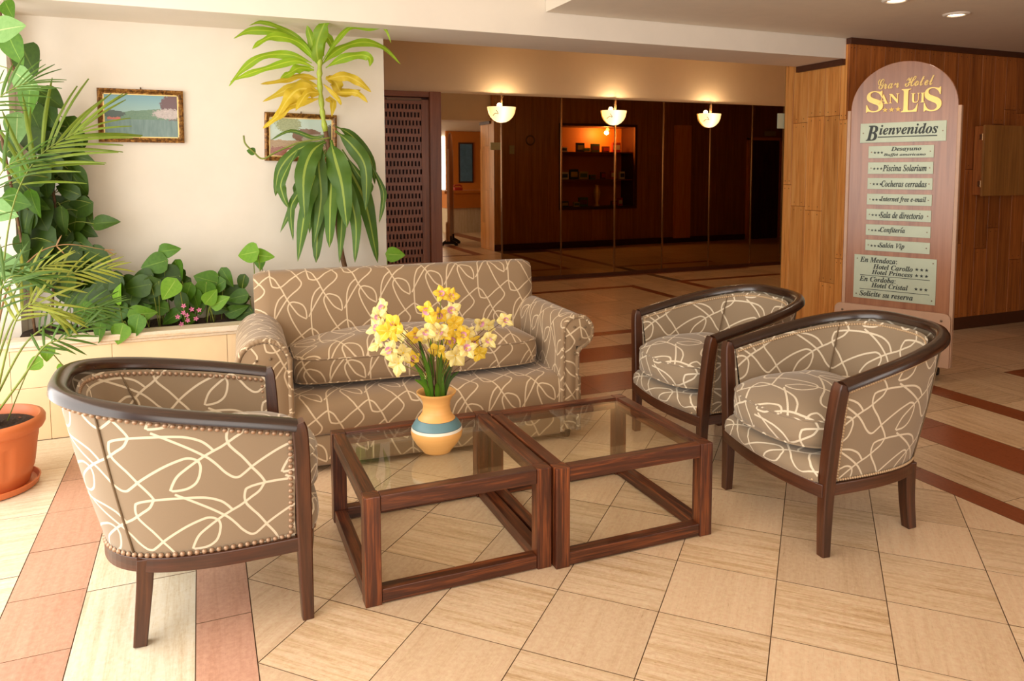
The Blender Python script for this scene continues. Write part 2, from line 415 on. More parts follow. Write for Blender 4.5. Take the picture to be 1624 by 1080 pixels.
# ------------------------------------------------------------------ floor
fl = MB(); fl.box(-2.2, 12.6, -4.8, 9.6, -.2, -.003)
floor = fl.build('floor', M['grout']); tag(floor, 'polished travertine and red stone floor', kind='structure')
def clip(poly, x0, x1, y0, y1):
    def half(P, f, inter):
        out = []
        for i in range(len(P)):
            a, b = P[i], P[(i+1) % len(P)]; fa, fb = f(a), f(b)
            if fa >= 0: out.append(a)
            if (fa >= 0) != (fb >= 0):
                t = fa/(fa-fb); out.append((a[0]+(b[0]-a[0])*t, a[1]+(b[1]-a[1])*t))
        return out
    for f in (lambda p: p[0]-x0, lambda p: x1-p[0], lambda p: p[1]-y0, lambda p: y1-p[1]):
        poly = half(poly, f, None)
        if len(poly) < 3: return []
    return poly
def inset(poly, d):
    n = len(poly); out = []
    for i in range(n):
        p0, p1, p2 = Vector(poly[i-1]), Vector(poly[i]), Vector(poly[(i+1) % n])
        e1 = (p1-p0); e2 = (p2-p1)
        if e1.length < 1e-6 or e2.length < 1e-6: out.append(tuple(p1)); continue
        e1.normalize(); e2.normalize(); n1 = Vector((-e1.y, e1.x)); n2 = Vector((-e2.y, e2.x)); b = n1+n2
        if b.length < 1e-6: out.append(tuple(p1)); continue
        b.normalize(); out.append(tuple(p1+b*(d/max(.3, b.dot(n1)))))
    return out
def area2(P): return sum(P[i][0]*P[(i+1) % len(P)][1]-P[(i+1) % len(P)][0]*P[i][1] for i in range(len(P)))/2
NT_ = [0]
def tile(poly, mat, ang, gap=.0012, name='tile', dz=None):
    P = [poly[i] for i in range(len(poly)) if (Vector(poly[i])-Vector(poly[i-1])).length > 1e-4]
    if len(P) < 3 or abs(area2(P)) < .0004: return
    if area2(P) < 0: P = P[::-1]
    cx, cy = sum(p[0] for p in P)/len(P), sum(p[1] for p in P)/len(P)
    c, s = cos(ang), sin(ang); ou, ov = random.random()*40, random.random()*40
    m = MB(); P2 = [(p[0]-cx, p[1]-cy) for p in inset(P, gap)]; P3 = [(p[0]-cx, p[1]-cy) for p in inset(P, gap+.0005)]
    k = len(P2); g = lambda x, y: (c*x+s*y+ou, -s*x+c*y+ov)
    m.v = [(*p, -.008) for p in P2]+[(*p, -.0005) for p in P2]+[(*p, 0) for p in P3]
    for a in (0, k):
        m.mi = 1
        for i in range(k):
            j = (i+1) % k; m.face((a+i, a+j, a+k+j, a+k+i), [g(*P2[i]), g(*P2[j]), g(*P2[j]), g(*P2[i])])
    m.mi = 0; m.face(tuple(2*k+i for i in range(k)), [g(*p) for p in P3])
    o = m.build(name, [mat, M['grout']], floor); o.location = (cx, cy, random.uniform(-.0005, .0003) if dz is None else dz); NT_[0] += 1
TS = .362; P0, M0 = 2.072, -1.186; q2 = sqrt(2)
def diag(x0, x1, y0, y1, mat, skip=None):
    for i in range(-12, 30):
        for j in range(-20, 20):
            a, b = P0+TS*i, M0+TS*j
            pts = [((p+m)/q2, (p-m)/q2) for p, m in ((a, b), (a, b+TS), (a+TS, b+TS), (a+TS, b))]
            pc = clip(pts, x0, x1, y0, y1)
            if pc: tile(pc, mat if (i+j) % 2 == 0 else M['trav_plain'], pi/4 if (i+j) % 2 else -pi/4)
YF = 1.25
diag(.114, 3.171, YF, 4.33, M['trav'])
def band(poly, along, step, off, mat, ang):
    xs = [p[0] for p in poly]; ys = [p[1] for p in poly]
    lo, hi = (min(xs), max(xs)) if along == 'x' else (min(ys), max(ys))
    k = math.floor((lo-off)/step)
    while off+k*step < hi:
        a, b = off+k*step, off+(k+1)*step
        pc = clip(poly, a, b, -99, 99) if along == 'x' else clip(poly, -99, 99, a, b)
        if pc: tile(pc, mat, ang)
        k += 1
X = [(.114, 3.171), (-.062, 3.308), (-.425, 3.696), (-.672, 4.025), (-1.9, 4.494), (None, 4.678)]
YB = [4.33, 4.73, 5.08, 5.48, 5.87, 6.0]
mats = ['redst_lit', 'trav2', 'redst_lit', 'trav2', 'redst_dim']
for k in range(5):
    (xi, xi2), (xo, xo2) = X[k], X[k+1]; yi, yo = YB[k], YB[k+1]
    if xo is not None:
        st, of = {0: (.55, 2.59), 1: (.9, 2.95), 2: (.37, 2.61), 3: (.56, 3.73-.56)}[k]
        band([(xo, YF), (xi, YF), (xi, min(yi, 4.78)), (xo, min(yo, 4.78))], 'y', st, of, M[mats[k]], pi/2 if k in (1,) else (0 if k == 3 else pi/2))
    m2 = M['redst_dim'] if k % 2 == 0 else M['trav']
    x_l = max(xi if xi is not None else -9, 1.25) if yi > 4.7 else (xi if xi is not None else -9)
    band([(x_l, yi), (xi2, yi), (xo2, yo), (x_l if yi > 4.7 else xo, yo)], 'x', .56, 1.9+.1*k, m2, 0)
    band([(xi2, YF), (xo2, YF), (xo2, yo), (xi2, yi)], 'y', .62, 1.95+.2*k, m2, pi/2)
def slabs(x0, x1, y0, y1, s, mat, ox=0, oy=0, alt=True):
    for i in range(math.floor((x0-ox)/s), math.ceil((x1-ox)/s)):
        for j in range(math.floor((y0-oy)/s), math.ceil((y1-oy)/s)):
            P = clip([(ox+i*s, oy+j*s), (ox+i*s+s, oy+j*s), (ox+i*s+s, oy+j*s+s), (ox+i*s, oy+j*s+s)], x0, x1, y0, y1)
            if P: tile(P, mat, (i+j) % 2*pi/2 if alt else 0)
slabs(4.678, 5.46, YF, 4.76, .62, M['trav']); slabs(5.46, 7.8, 3.6, 4.76, .62, M['trav']); slabs(5.76, 7.8, YF, 3.3, .62, M['trav'])
band([(5.46, YF), (5.76, YF), (5.76, 3.3), (5.46, 3.6)], 'y', .6, 0, M['redst_dim'], pi/2); band([(5.76, 3.3), (7.8, 3.3), (7.8, 3.6), (5.46, 3.6)], 'x', .6, 0, M['redst_dim'], 0)
slabs(4.678, 5.064, 4.76, 6.0, .62, M['trav'])
slabs(1.25, 5.10, 6.0, 8.21, .74, M['trav']); slabs(5.22, 5.92, 6.0, 9.12, .7, M['trav']); slabs(6.05, 8.9, 5.6, 8.32, .74, M['trav'])
slabs(1.25, 5.22, 8.34, 9.12, .74, M['trav']); slabs(6.05, 8.9, 8.45, 9.12, .74, M['trav'])
band([(1.25, 8.21), (5.1, 8.21), (5.22, 8.34), (1.25, 8.34)], 'x', .8, 0, M['redst_dim'], 0)
band([(5.1, 6.0), (5.22, 6.0), (5.22, 8.34), (5.1, 8.21)], 'y', .8, 0, M['redst_dim'], pi/2)
band([(5.92, 8.45), (6.05, 8.32), (8.9, 8.32), (8.9, 8.45)], 'x', .8, 0, M['redst_dim'], 0)
band([(5.92, 5.6), (6.05, 5.6), (6.05, 8.32), (5.92, 8.45)], 'y', .8, 0, M['redst_dim'], pi/2)
band([(1.25, 9.12), (8.9, 9.12), (8.9, 9.25), (1.25, 9.25)], 'x', .9, 0, M['redst_dim'], 0)
# tiles past the limit: the ones that show smallest become one part
def seen(o):
    d = sqrt(o.location.x**2+o.location.y**2); return o.data.polygons[len(o.data.polygons)-1].area/d**3 if not (o.location.x > 5.3 and o.location.y > 4.9 and o.location.y < 6.5) else 0
tl = sorted((o for o in floor.children if o.name.split('.')[0] == 'tile'), key=seen)
mm = [M['trav'], M['trav_plain'], M['trav2'], M['redst_lit'], M['redst_dim'], M['grout']]; far_ = MB()
for o in tl[:len(tl)-292]:
    me = o.data; n = len(far_.v); far_.v += [tuple(v.co+o.location) for v in me.vertices]; uv = me.uv_layers[0].data
    for p in me.polygons:
        far_.mi = mm.index(me.materials[p.material_index]); far_.face(tuple(i+n for i in p.vertices), [tuple(uv[l].uv) for l in p.loop_indices])
    bpy.data.objects.remove(o)
tag(far_.build('small_tiles', mm, floor), kind='stuff')
# floor the camera cannot see: whole slabs, one mesh each side
far = MB()
for a in ((-2.2, 12.6, -4.8, YF), (7.8, 12.6, YF, 9.3), (-2.2, -1.9, YF, 4.8)):
    far.box(a[0], a[1], a[2], a[3], -.0058, 0, axis=0)
tag(far.build('floor_slab', M['trav'], floor), kind='stuff')

# ------------------------------------------------------------------ walls and ceilings
SX = 5.064
wl = sbox('wall_back', M['white'], -1.0, 1.231, 5.30, 5.46, 0, 3.3)
tag(wl, 'cream wall behind the planter')
sbox('wall_left', M['white'], -1.9, -1.001, 5.12, 5.46, 0, 3.3)
sbox('trim_5', M['planter'], -1.9, -1.001, 4.785, 4.858, 0, .536)
sbox('trim_6', M['planter_top'], -1.9, -1.001, 4.762, 4.858, .537, .572, .003)
# glazed left side, out of the frame: sill, head and posts of the window wall
wn = empty('window_1'); tag(wn, kind='structure')
for k, (a, b, z0, z1) in enumerate(((-4.8, 4.8, 0, .12), (-4.8, 4.8, 2.7, 3.3))):
    sbox('window_frame', M['white'], -1.92, -1.80, a, b, z0, z1, parent=wn)
for y in (-4.8, -2.2, .05, 4.7):
    sbox('mullion', M['white'], -1.9, -1.82, y, y+.1, .12, 2.7, parent=wn)
wf = empty('wall_front'); tag(wf, kind='structure')
for a in ((-1.92, -1.5, 0, 3.3), (2.1, 6.4, 0, 3.3), (7.5, 12.6, 0, 3.3)): sbox('wall_panel', M['white'], a[0], a[1], -4.8, -4.65, a[2], a[3], parent=wf)
sbox('wall_panel', M['white'], -1.5, 7.5, -4.8, -4.65, 2.95, 3.3, parent=wf)
sbox('wall_panel', M['white'], 6.4, 7.5, -4.8, -4.65, 0, .85, parent=wf)
sbox('wall_right', M['panel'], 12.5, 12.62, -4.8, 9.4, 0, 3.3)
# ceilings
sbox('ceiling', M['ceil'], -1.92, 2.262, -4.8, 4.8, 3.0, 3.1)
sbox('ceiling_soffit', M['ceil'], 2.262, 12.6, -4.8, 4.79, 2.604, 3.1)
sbox('ceiling_corridor', M['corr'], -1.2, 12.6, 5.3, 9.4, 3.3, 3.4)
tag(sbox('trim_1', M['white'], -1.92, SX, 4.795, 5.335, 2.437, 3.31, .003), 'white painted beam')
# wall over the mirrors
sbox('wall_far', M['corr'], 1.0, 12.6, 9.255, 9.4, 0, 3.31)
sbox('wall_corridor_left', M['corr'], 1.0, 1.15, 5.46, 9.3, 0, 3.31)

# planter: front slabs, moulded cap, earth
pl = empty('planter', (0, 5.0, 0)); tag(pl, 'low cream stone planter box full of leaves along the back wall', 'planter')
xs = [-1.0, -.82, -.2, .42, 1.188]
for i in range(4):
    m = MB(); m.box(xs[i]+.001, xs[i+1]-.001, 4.785, 4.84, 0, .30); wbuild(m, 'slab', M['planter'], pl, bevel=.002)
xs = [-1.0, -.5, .12, .7, 1.188]
for i in range(4):
    m = MB(); m.box(xs[i]+.001, xs[i+1]-.001, 4.785, 4.84, .302, .515); wbuild(m, 'slab', M['planter'], pl, bevel=.002)
m = MB(); m.box(-1.0, 1.188, 4.775, 4.85, .517, .535); m.box(-1.0, 1.188, 4.762, 4.90, .537, .572); wbuild(m, 'cap', M['planter_top'], pl, bevel=.004)
m = MB(); m.grid(lambda i, j: (-.995+i*2.17/40, 4.90+j*.38/8, .545+.03*sin(i*1.7+j)*cos(j*2.1+i*.6)), 41, 9); wbuild(m, 'earth', M['soil'], pl, smooth=True)
sbox('planter_end', M['planter'], 1.19, 1.231, 4.84, 5.3, 0, .53, parent=None)

# ------------------------------------------------------------------ plank walls of the wooden block on the right
NAIL = MB(); NAIL.lathe([(.0001, -.0015), (.0045, -.001), (.0045, 0), (.0001, 0)], 6)
def plankwall(name, axis, fixed, out, spans, z0, z1, mat, label, seed, cuts=True, openings=()):
    """planks over a backing; axis 0: runs along X at y=fixed facing out(-1/+1)"""
    R = random.Random(seed); root = empty(name, (0, 0, 0)); tag(root, label, kind='structure')
    holes = MB()
    for a, b in zip(spans[:-1], spans[1:]):
        zz = [z0]
        if cuts:
            z = z0+R.uniform(.5, 1.5)
            while z < z1-.35: zz.append(z); z += R.uniform(.7, 1.6)
        zz.append(z1)
        for c, d in zip(zz[:-1], zz[1:]):
            segs = [(c, d)]
            for (oa, ob, oz0, oz1) in openings:
                if a < ob-.01 and b > oa+.01:
                    n2 = []
                    for s0, s1 in segs:
                        if s0 < oz0: n2.append((s0, min(s1, oz0)))
                        if s1 > oz1: n2.append((max(s0, oz1), s1))
                    segs = [x for x in n2 if x[1]-x[0] > .02]
            for s0, s1 in segs:
                th = R.uniform(.018, .022); m = MB(); g = .0015
                if axis == 0:
                    y = sorted((fixed, fixed+out*th)); m.box(a+g, b-g, y[0], y[1], s0+g, s1-g, axis=2)
                else:
                    y = sorted((fixed, fixed+out*th)); m.box(y[0], y[1], a+g, b-g, s0+g, s1-g, axis=2)
                wbuild(m, 'plank', mat, root, bevel=.0015, seg=1)
                w = b-a
                for zc in ((s0+.035, s1-.035) if s1-s0 > .2 else ()):
                    for f in (.25, .75):
                        p = a+w*f; e = fixed+out*(th+.0005)
                        for k in range(6):
                            pass
                        r = .0045
                        pts = [(r*cos(t*pi/3), r*sin(t*pi/3)) for t in range(6)]; n = len(holes.v)
                        holes.v += [((p+q[0], e, zc+q[1]) if axis == 0 else (e, p+q[0], zc+q[1])) for q in pts]; holes.face(tuple(n+i for i in range(6)), [(0, 0)]*6)
    if holes.v: tag(wbuild(holes, 'nail_hole', M['black'], root), kind='stuff')
    return root
# solid block behind the planks, with the lit display niche open to the corridor
NX0, NX1, NZ0, NZ1 = 6.46, 8.10, .79, 2.37
core = empty('wall_block'); tag(core, kind='structure')
for b in ((SX+.02, NX0, 4.78, 5.48, 0, 3.3), (NX1, 12.6, 4.78, 5.48, 0, 3.3), (NX0, NX1, 4.78, 5.48, 0, NZ0), (NX0, NX1, 4.78, 5.48, NZ1, 3.3), (NX0, NX1, 4.78, 4.98, NZ0, NZ1)):
    sbox('backing', M['trimwood'], *b, parent=core)
ysp = [4.76, 4.845, 5.012, 5.211, 5.39, 5.49]
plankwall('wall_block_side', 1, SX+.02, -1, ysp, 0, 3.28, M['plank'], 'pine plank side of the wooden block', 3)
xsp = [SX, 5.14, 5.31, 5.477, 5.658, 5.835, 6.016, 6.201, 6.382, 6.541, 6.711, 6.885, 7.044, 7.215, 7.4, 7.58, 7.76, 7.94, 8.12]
plankwall('wall_right_front', 0, 4.78, -1, xsp, .11, 2.56, M['plank_dim'], 'brown plank wall behind the welcome board', 5)
sbox('baseboard_right', M['trimwood'], SX, 12.5, 4.752, 4.785, 0, .115)
sbox('trim_2', M['trimwood'], SX-.01, 12.5, 4.735, 4.785, 2.555, 2.604)
sbox('trim_3', M['trimwood'], SX-.03, SX+.005, 4.80, 5.335, 2.385, 2.437)
# corridor side
xb = [SX, 5.15, 5.5, 5.83, 6.16, NX0, 6.8, 7.13, 7.46, 7.8, NX1, 8.4, 8.7, 9.03, 9.25, 9.46, 9.8, 10.2, 10.6, 10.96, 11.8, 12.3]
plankwall('wall_corridor_right', 0, 5.48, 1, xb, .12, 3.28, M['panel'], 'veneered wall facing the mirrors', 9, False, [(NX0, NX1, NZ0, NZ1)])
sbox('baseboard_corridor', M['trimwood'], SX, 12.5, 5.48, 5.51, 0, .12)
m = MB(); m.box(9.05, 9.44, 5.50, 5.56, .1, 2.43); tag(m.build('door_board', M['plank']), kind='structure')
dr = empty('door_1'); tag(dr, kind='structure')
sbox('door_leaf', M['darkwood'], 10.98, 11.8, 5.50, 5.53, .02, 2.15, parent=dr)
for x in (10.92, 11.8): sbox('door_frame', M['plank'], x, x+.06, 5.49, 5.56, 0, 2.2, parent=dr)
sbox('door_frame', M['plank'], 10.92, 11.86, 5.49, 5.56, 2.15, 2.21, parent=dr)

# ------------------------------------------------------------------ lattice door and mirrors on the far wall
ld = empty('door_2', (2.3, 9.2, 0)); tag(ld, 'wooden lattice door beside the mirrors', kind='structure')
for b in ((1.9, 2.72, 9.23, 9.25, 0, 2.5),): sbox('recess', M['latticehole'], *b, parent=ld)
nr, x0, x1 = 22, 2.12, 2.60
zt, zb = 2.34, .10; dz = (zt-zb)/nr
for i in range(nr):      # solid rails
    z = zb+i*dz; m = MB(); m.box(x0, x1, 9.175, 9.2, z, z+dz*.40, axis=0); wbuild(m, 'rail', M['lattice'], ld)
ml = MB()
for i in range(nr):
    z = zb+i*dz+dz*.40
    for j in range(11):
        x = x0+(j+(.5 if i % 2 else 0))*(x1-x0)/10.5; ml.box(x, min(x+.024, x1), 9.178, 9.198, z, z+dz*.6, axis=2)
tag(wbuild(ml, 'lattice_block', M['lattice'], ld), kind='stuff')
for a in ((2.6, 2.70, 0, 2.40), (1.95, 2.12, 0, 2.40)): sbox('door_stile', M['lattice'], a[0], a[1], 9.17, 9.21, a[2], a[3], .002, parent=ld)
sbox('door_rail', M['lattice'], 2.12, 2.6, 9.17, 9.21, 2.34, 2.42, .002, parent=ld); sbox('door_rail', M['lattice'], 2.12, 2.6, 9.17, 9.21, 0, .10, .002, parent=ld)
sbox('door_closer', M['metal'], 2.15, 2.6, 9.14, 9.17, 2.385, 2.405, parent=ld)
sbox('door_frame', M['lattice'], 2.70, 2.85, 9.13, 9.25, 0, 2.5, .004, parent=ld)
sbox('door_frame', M['lattice'], 1.85, 2.70, 9.15, 9.25, 2.43, 2.5, .004, parent=ld)
MX = [2.85, 3.714, 4.597, 5.449, 6.259, 7.094, 7.881, 8.494]
mw = empty('wall_mirror', (0, 9.25, 0)); tag(mw, 'wall of tall bronze tinted mirrors', kind='structure')
for i in range(7):
    m = MB(); m.box(MX[i]+.006, MX[i+1]-.006, 9.232, 9.25, .05, 2.50); o = wbuild(m, 'mirror_panel', M['mirror1'] if i == 0 else M['mirror2'], mw)
    if i == 0: o['label'] = 'clear mirror panel'
for x in MX[1:]:
    m = MB(); m.box(x-.009, x+.009, 9.222, 9.236, .05, 2.50); wbuild(m, 'mirror_strip', M['chrome'], mw)
m = MB(); m.box(2.85, 8.52, 9.215, 9.25, 0, .052); wbuild(m, 'plinth', M['trimwood'], mw)
sbox('trim_4', M['trimwood'], 8.50, 12.5, 9.2, 9.255, 0, 2.5)

# ------------------------------------------------------------------ tub chairs
def sup(w, d, n, off, t):
    """U plan: t 0..1 from left front round the back to right front"""
    a = pi*(1-t); c, s = cos(a), sin(a)
    return Vector((w*math.copysign(abs(c)**(2/n), c), off+(d-off)*abs(s)**(2/n), 0))
def tpar(n):
    return [i/(n-1) for i in range(n)]
def make_chair(nail_step, nail_r, nail_mat):
    root = empty('tub_chair')
    zt = lambda y: .672+.155*min(1, max(0, y/.74))**.9
    def resample(f, n):
        P = [f(i/400) for i in range(401)]; L = [0]
        for i in range(400): L.append(L[-1]+(P[i+1]-P[i]).length)
        out = []; k = 0
        for i in range(n):
            s = L[-1]*i/(n-1)
            while k < 399 and L[k+1] < s: k += 1
            f0 = (s-L[k])/max(1e-9, L[k+1]-L[k]); out.append(P[k].lerp(P[k+1], min(1, f0)))
        return out, L[-1]
    N = 72
    def curve(w, d, n, off, zf, N=N): 
        P, L = resample(lambda t: sup(w, d, n, off, t), N)
        return [Vector((p.x, p.y, zf(p.y))) for p in P], L
    # rim rail
    P, L = curve(.364, .716, 3.1, .03, lambda y: zt(y)-.0)
    m = MB(); sec = [(-1, -.45), (-.95, .1), (-.7, .5), (-.25, .68), (.25, .68), (.7, .5), (.95, .1), (1, -.45), (.8, -.6), (-.8, -.6)]
    m.tube(P, .030, sec=sec, upv=(0, 0, 1)); m.build('rim_rail', M['rimwood'], root, smooth=radians(40))
    # lower rail
    P, L2 = curve(.328, .592, 2.9, .0, lambda y: .268)
    m = MB(); m.tube(P, .024, sec=[(-.7, -1), (.7, -1), (.7, 1), (-.7, 1)], upv=(0, 0, 1)); m.build('seat_rail', M['darkwood'], root, bevel=.003)
    P = [Vector((x, -.045*(1-(x/.33)**2)-.005, .262)) for x in [(-.33+.66*i/20) for i in range(21)]]
    m = MB(); m.tube(P, .027, sec=[(-.6, -1), (.6, -1), (.6, 1), (-.6, 1)], upv=(0, 0, 1)); m.build('front_rail', M['darkwood'], root, bevel=.003)
    # legs / posts
    for s in (-1, 1):
        pth = smoothpath([(s*.326, .000, 0), (s*.324, .002, .12), (s*.326, .005, .27), (s*.337, .008, .42), (s*.352, .012, .56), (s*.364, .018, .655), (s*.3675, .026, .692)], 5)
        n = len(pth); rr = [(.0185+.0065*min(1, i/(n*.42))) if i < n*.85 else .025-.004*((i-n*.85)/(n*.15)) for i in range(n)]
        m = MB(); m.tube(pth, rr, sec=[(-.85, -1), (.85, -1), (1, -.8), (1, .8), (.85, 1), (-.85, 1), (-1, .8), (-1, -.8)], upv=(0, 1, 0))
        o = m.build('front_leg', M['darkwood'], root, smooth=radians(30))
        pth = smoothpath([(s*.242, .508, 0), (s*.238, .498, .10), (s*.240, .488, .2), (s*.245, .482, .29)], 4); n = len(pth)
        m = MB(); m.tube(pth, [.0205+.006*i/n for i in range(n)], sec=[(-1, -1), (1, -1), (1, 1), (-1, 1)], upv=(0, 1, 0)); m.build('rear_leg', M['darkwood'], root, bevel=.003)
    # outer cover and inner cover, pattern in metres along the shell
    def shell(wb, db, wt, dt, zb, ztop, bul, name, mat, flip, off0=.035):
        B, Lb = curve(wb, db, 2.9, off0, lambda y: zb); T, Lt = curve(wt, dt, 2.9, off0, ztop); nv = 9
        m = MB()
        def f(i, j):
            v = j/(nv-1); p = B[i].lerp(T[i], v); c = Vector((0, .38, 0)); d = Vector((p.x, p.y-.38 if p.y > .38 else 0, 0))
            if d.length > 0: d.normalize()
            return p+d*bul*sin(pi*v)
        m.grid(f, N, nv, uvf=lambda i, j: ((Lt*.96)*i/(N-1)*(-1 if not flip else 1)+.11, (T[min(i, N-1)].z-zb)*j/(nv-1)+zb))
        return m.build(name, mat, root, smooth=True)
    shell(.326, .60, .368, .719, .285, lambda y: zt(y)-.016, .008, 'outer_cover', M['fabric'], False)
    shell(.262, .50, .331, .668, .31, lambda y: zt(y)-.016, -.012, 'inner_cover', M['fabric'], True)
    # flat edge between covers behind the posts
    m = MB()
    for s in (-1, 1):
        m.quad((s*.326, .035, .285), (s*.262, .035, .31), (s*.335, .035, zt(.04)-.02), (s*.372, .035, zt(.04)-.02), [(0, 0), (.06, 0), (.06, .4), (0, .4)])
    m.build('arm_facing', M['fabric'], root)
    # seams
    for s in (-1, 1):
        m = MB(); a = curve(.330, .604, 2.9, .035, lambda y: .29)[0]; b = curve(.372, .723, 2.9, .035, lambda y: zt(y)-.02)[0]
        k = min(range(N), key=lambda i: abs(i/(N-1)-(.5+s*.175)))
        m.tube([a[k].lerp(b[k], v/8)+Vector((s*.004*sin(pi*v/8), .004*sin(pi*v/8), 0)) for v in range(9)], .0035, 6)
        m.build('piping', M['piping'], root, smooth=True); m = MB(); a = curve(.262, .50, 2.9, .035, lambda y: .40)[0]; b = curve(.331, .668, 2.9, .035, lambda y: zt(y)-.02)[0]
        m.tube([a[k].lerp(b[k], v/8)+Vector((-s*.008*sin(pi*v/8), -.010*sin(pi*v/8), 0)) for v in range(9)], .003, 6)
        m.build('piping', M['piping'], root, smooth=True)
    # nailheads
    m = MB(); bead = MB(); bead.lathe([(nail_r, 0), (nail_r*.85, nail_r*.45), (nail_r*.45, nail_r*.75), (1e-4, nail_r*.85)], 6)
    def row(P, outw):
        L = [0]
        for i in range(len(P)-1): L.append(L[-1]+(P[i+1]-P[i]).length)
        s = nail_step*.5; k = 0
        while s < L[-1]:
            while L[k+1] < s: k += 1
            p = P[k].lerp(P[k+1], (s-L[k])/(L[k+1]-L[k])); t = (P[k+1]-P[k]).normalized(); o = outw(p, t)
            m.join(bead, Matrix.Translation(p) @ o.to_track_quat('Z', 'Y').to_matrix().to_4x4()); s += nail_step
    radial = lambda sg: (lambda p, t: (Vector((t.y, -t.x, 0)).normalized()*(-sg)))
    row(curve(.3715, .723, 2.9, .045, lambda y: zt(y)-.030, 140)[0], lambda p, t: Vector((-t.y, t.x, 0)))
    row(curve(.3315, .606, 2.9, .045, lambda y: .299, 140)[0], lambda p, t: Vector((-t.y, t.x, 0)))
    row(curve(.325, .662, 2.9, .045, lambda y: zt(y)-.030, 140)[0], lambda p, t: Vector((t.y, -t.x, 0)))
    for s in (-1, 1):
        a, b = Vector((s*.3305, .048, .30)), Vector((s*.3745, .048, zt(.05)-.04)); row([a.lerp(b, i/10) for i in range(11)], lambda p, t: Vector((s, 0, 0)))
        a, b = Vector((s*.285, .048, .45)), Vector((s*.327, .048, zt(.05)-.04)); row([a.lerp(b, i/10) for i in range(11)], lambda p, t: Vector((-s, 0, 0)))
    row([Vector((-.3+.6*i/20, -.045*(1-((-.3+.6*i/20)/.33)**2)-.024, .297)) for i in range(21)], lambda p, t: Vector((0, -1, 0)))
    tag(m.build('nailheads', nail_mat, root, smooth=True), kind='stuff')
    # upholstered deck with rolled front
    m = MB(); nx, ny = 25, 14
    prof = [(-.018, .286), (-.034, .30), (-.040, .325), (-.034, .350), (-.012, .368), (.02, .375), (.10, .376), (.2, .376), (.3, .375), (.4, .374), (.48, .372), (.52, .36), (.53, .33), (.53, .30)]
    def f(i, j):
        x = -.31+.62*i/(nx-1); y, z = prof[j]; bow = -.045*(1-(x/.33)**2)*(1 if j < 6 else max(0, 1-(j-5)/5))
        e = abs(x)/.31; e = max(0, (e-.85)/.15); xx = x
        if y > .2: xx = x*(1-.35*((y-.2)/.33)**2)
        return (xx, y+bow+.02*e*e*(j < 5), z-.012*e*e)
    m.grid(f, nx, ny, uvf=lambda i, j: (-.31+.62*i/(nx-1)+.4, j*.035+.3)); m.build('seat_deck', M['fabric'], root, smooth=True)
    cushion(root, .29, -.045, .50, .378, .105, .088, M['fabric'], bow=.045, nsup=4.2, uvo=(.13, .07))
    return root
def cushion(root, hw, y0, y1, z0, side, crown, mat, bow=0, nsup=5., uvo=(0, 0), name='seat_cushion', tilt=0., wave=0.):
    """boxed cushion: crown under, straight boxing, crown on top, piped edges"""
    cy = (y0+y1)/2; hd = (y1-y0)/2; K = 72
    def outl(k, s):
        a = 2*pi*k/K-pi/2; c, q = cos(a), sin(a)
        x = hw*math.copysign(abs(c)**(2/nsup), c); y = hd*math.copysign(abs(q)**(2/nsup), q)
        b = -bow*(1-(x/hw)**2) if y < 0 else 0
        return x*s, cy+y*s+b*s*abs(y/hd)
    pr = [(s, 1) for s in (.0, .2, .4, .58, .74, .86, .94, .985, 1.)]
    rings = []
    hb = crown*.35
    for s in (0, .4, .74, .94, 1.): rings.append((s, hb-hb*(1-s**3), 'b'))
    rings.append((1.012, hb+side*.33, 's')); rings.append((1.012, hb+side*.66, 's')); rings.append((1., hb+side, 's'))
    for s in (.985, .94, .86, .74, .58, .4, .2, 0.): rings.append((s, hb+side+crown*(1-s**2.6)**.8, 't'))
    per = [0]
    for k in range(K):
        a = outl(k, 1); b = outl(k+1, 1); per.append(per[-1]+sqrt((a[0]-b[0])**2+(a[1]-b[1])**2))
    m = MB()
    def pos(k, j):
        s, z, ty = rings[j]; x, y = outl(k % K, s)
        zz = z0+z+tilt*(y-y0)+wave*sin(x*9)*cos(y*7)
        return (x, y, zz)
    def uv(k, j):
        s, z, ty = rings[j]; x, y = outl(k, s)
        return (x+uvo[0], y+uvo[1])
    n = len(m.v); m.v += [pos(k, j) for j in range(len(rings)) for k in range(K)]
    for j in range(len(rings)-1):
        sd = rings[j][2] in 'bs' and rings[j+1][2] == 's'
        for k in range(K):
            k2 = (k+1) % K
            u = ([(per[k]+uvo[0], rings[j][1]), (per[k+1]+uvo[0], rings[j][1]), (per[k+1]+uvo[0], rings[j+1][1]), (per[k]+uvo[0], rings[j+1][1])] if sd else [uv(k, j), uv(k+1, j), uv(k+1, j+1), uv(k, j+1)])
            m.face((j*K+k, j*K+k2, (j+1)*K+k2, (j+1)*K+k), u)
    o = m.build(name, mat, root, smooth=True, weld=True)
    for j in (4, 7):
        p = MB(); p.tube([pos(k, j) for k in range(K+1)], .004, 6, cap=False)
        p.build('piping', mat, o, smooth=True)
    return o
ch1 = make_chair(.0215, .0092, M['nail'])
ch1.location = (.270, 2.812, 0); ch1.rotation_euler = (0, 0, radians(90+3))
tag(ch1, 'nearest tub chair, its curved back to the window, left of the glass tables', 'armchair', 'squiggle-patterned tub chairs')
ch2 = make_chair(.0118, .0062, M['bead'])
ch2.location = (2.225, 2.437, 0); ch2.rotation_euler = (0, 0, radians(-95))
tag(ch2, 'tub chair at the right front, nearer of the two right of the tables', 'armchair', 'squiggle-patterned tub chairs')
ch3 = copy_tree(ch2); ch3.location = (2.27, 3.285, 0); ch3.rotation_euler = (0, 0, radians(-93))
tag(ch3, 'tub chair partly hidden behind the right front one, beside the sofa', 'armchair', 'squiggle-patterned tub chairs')

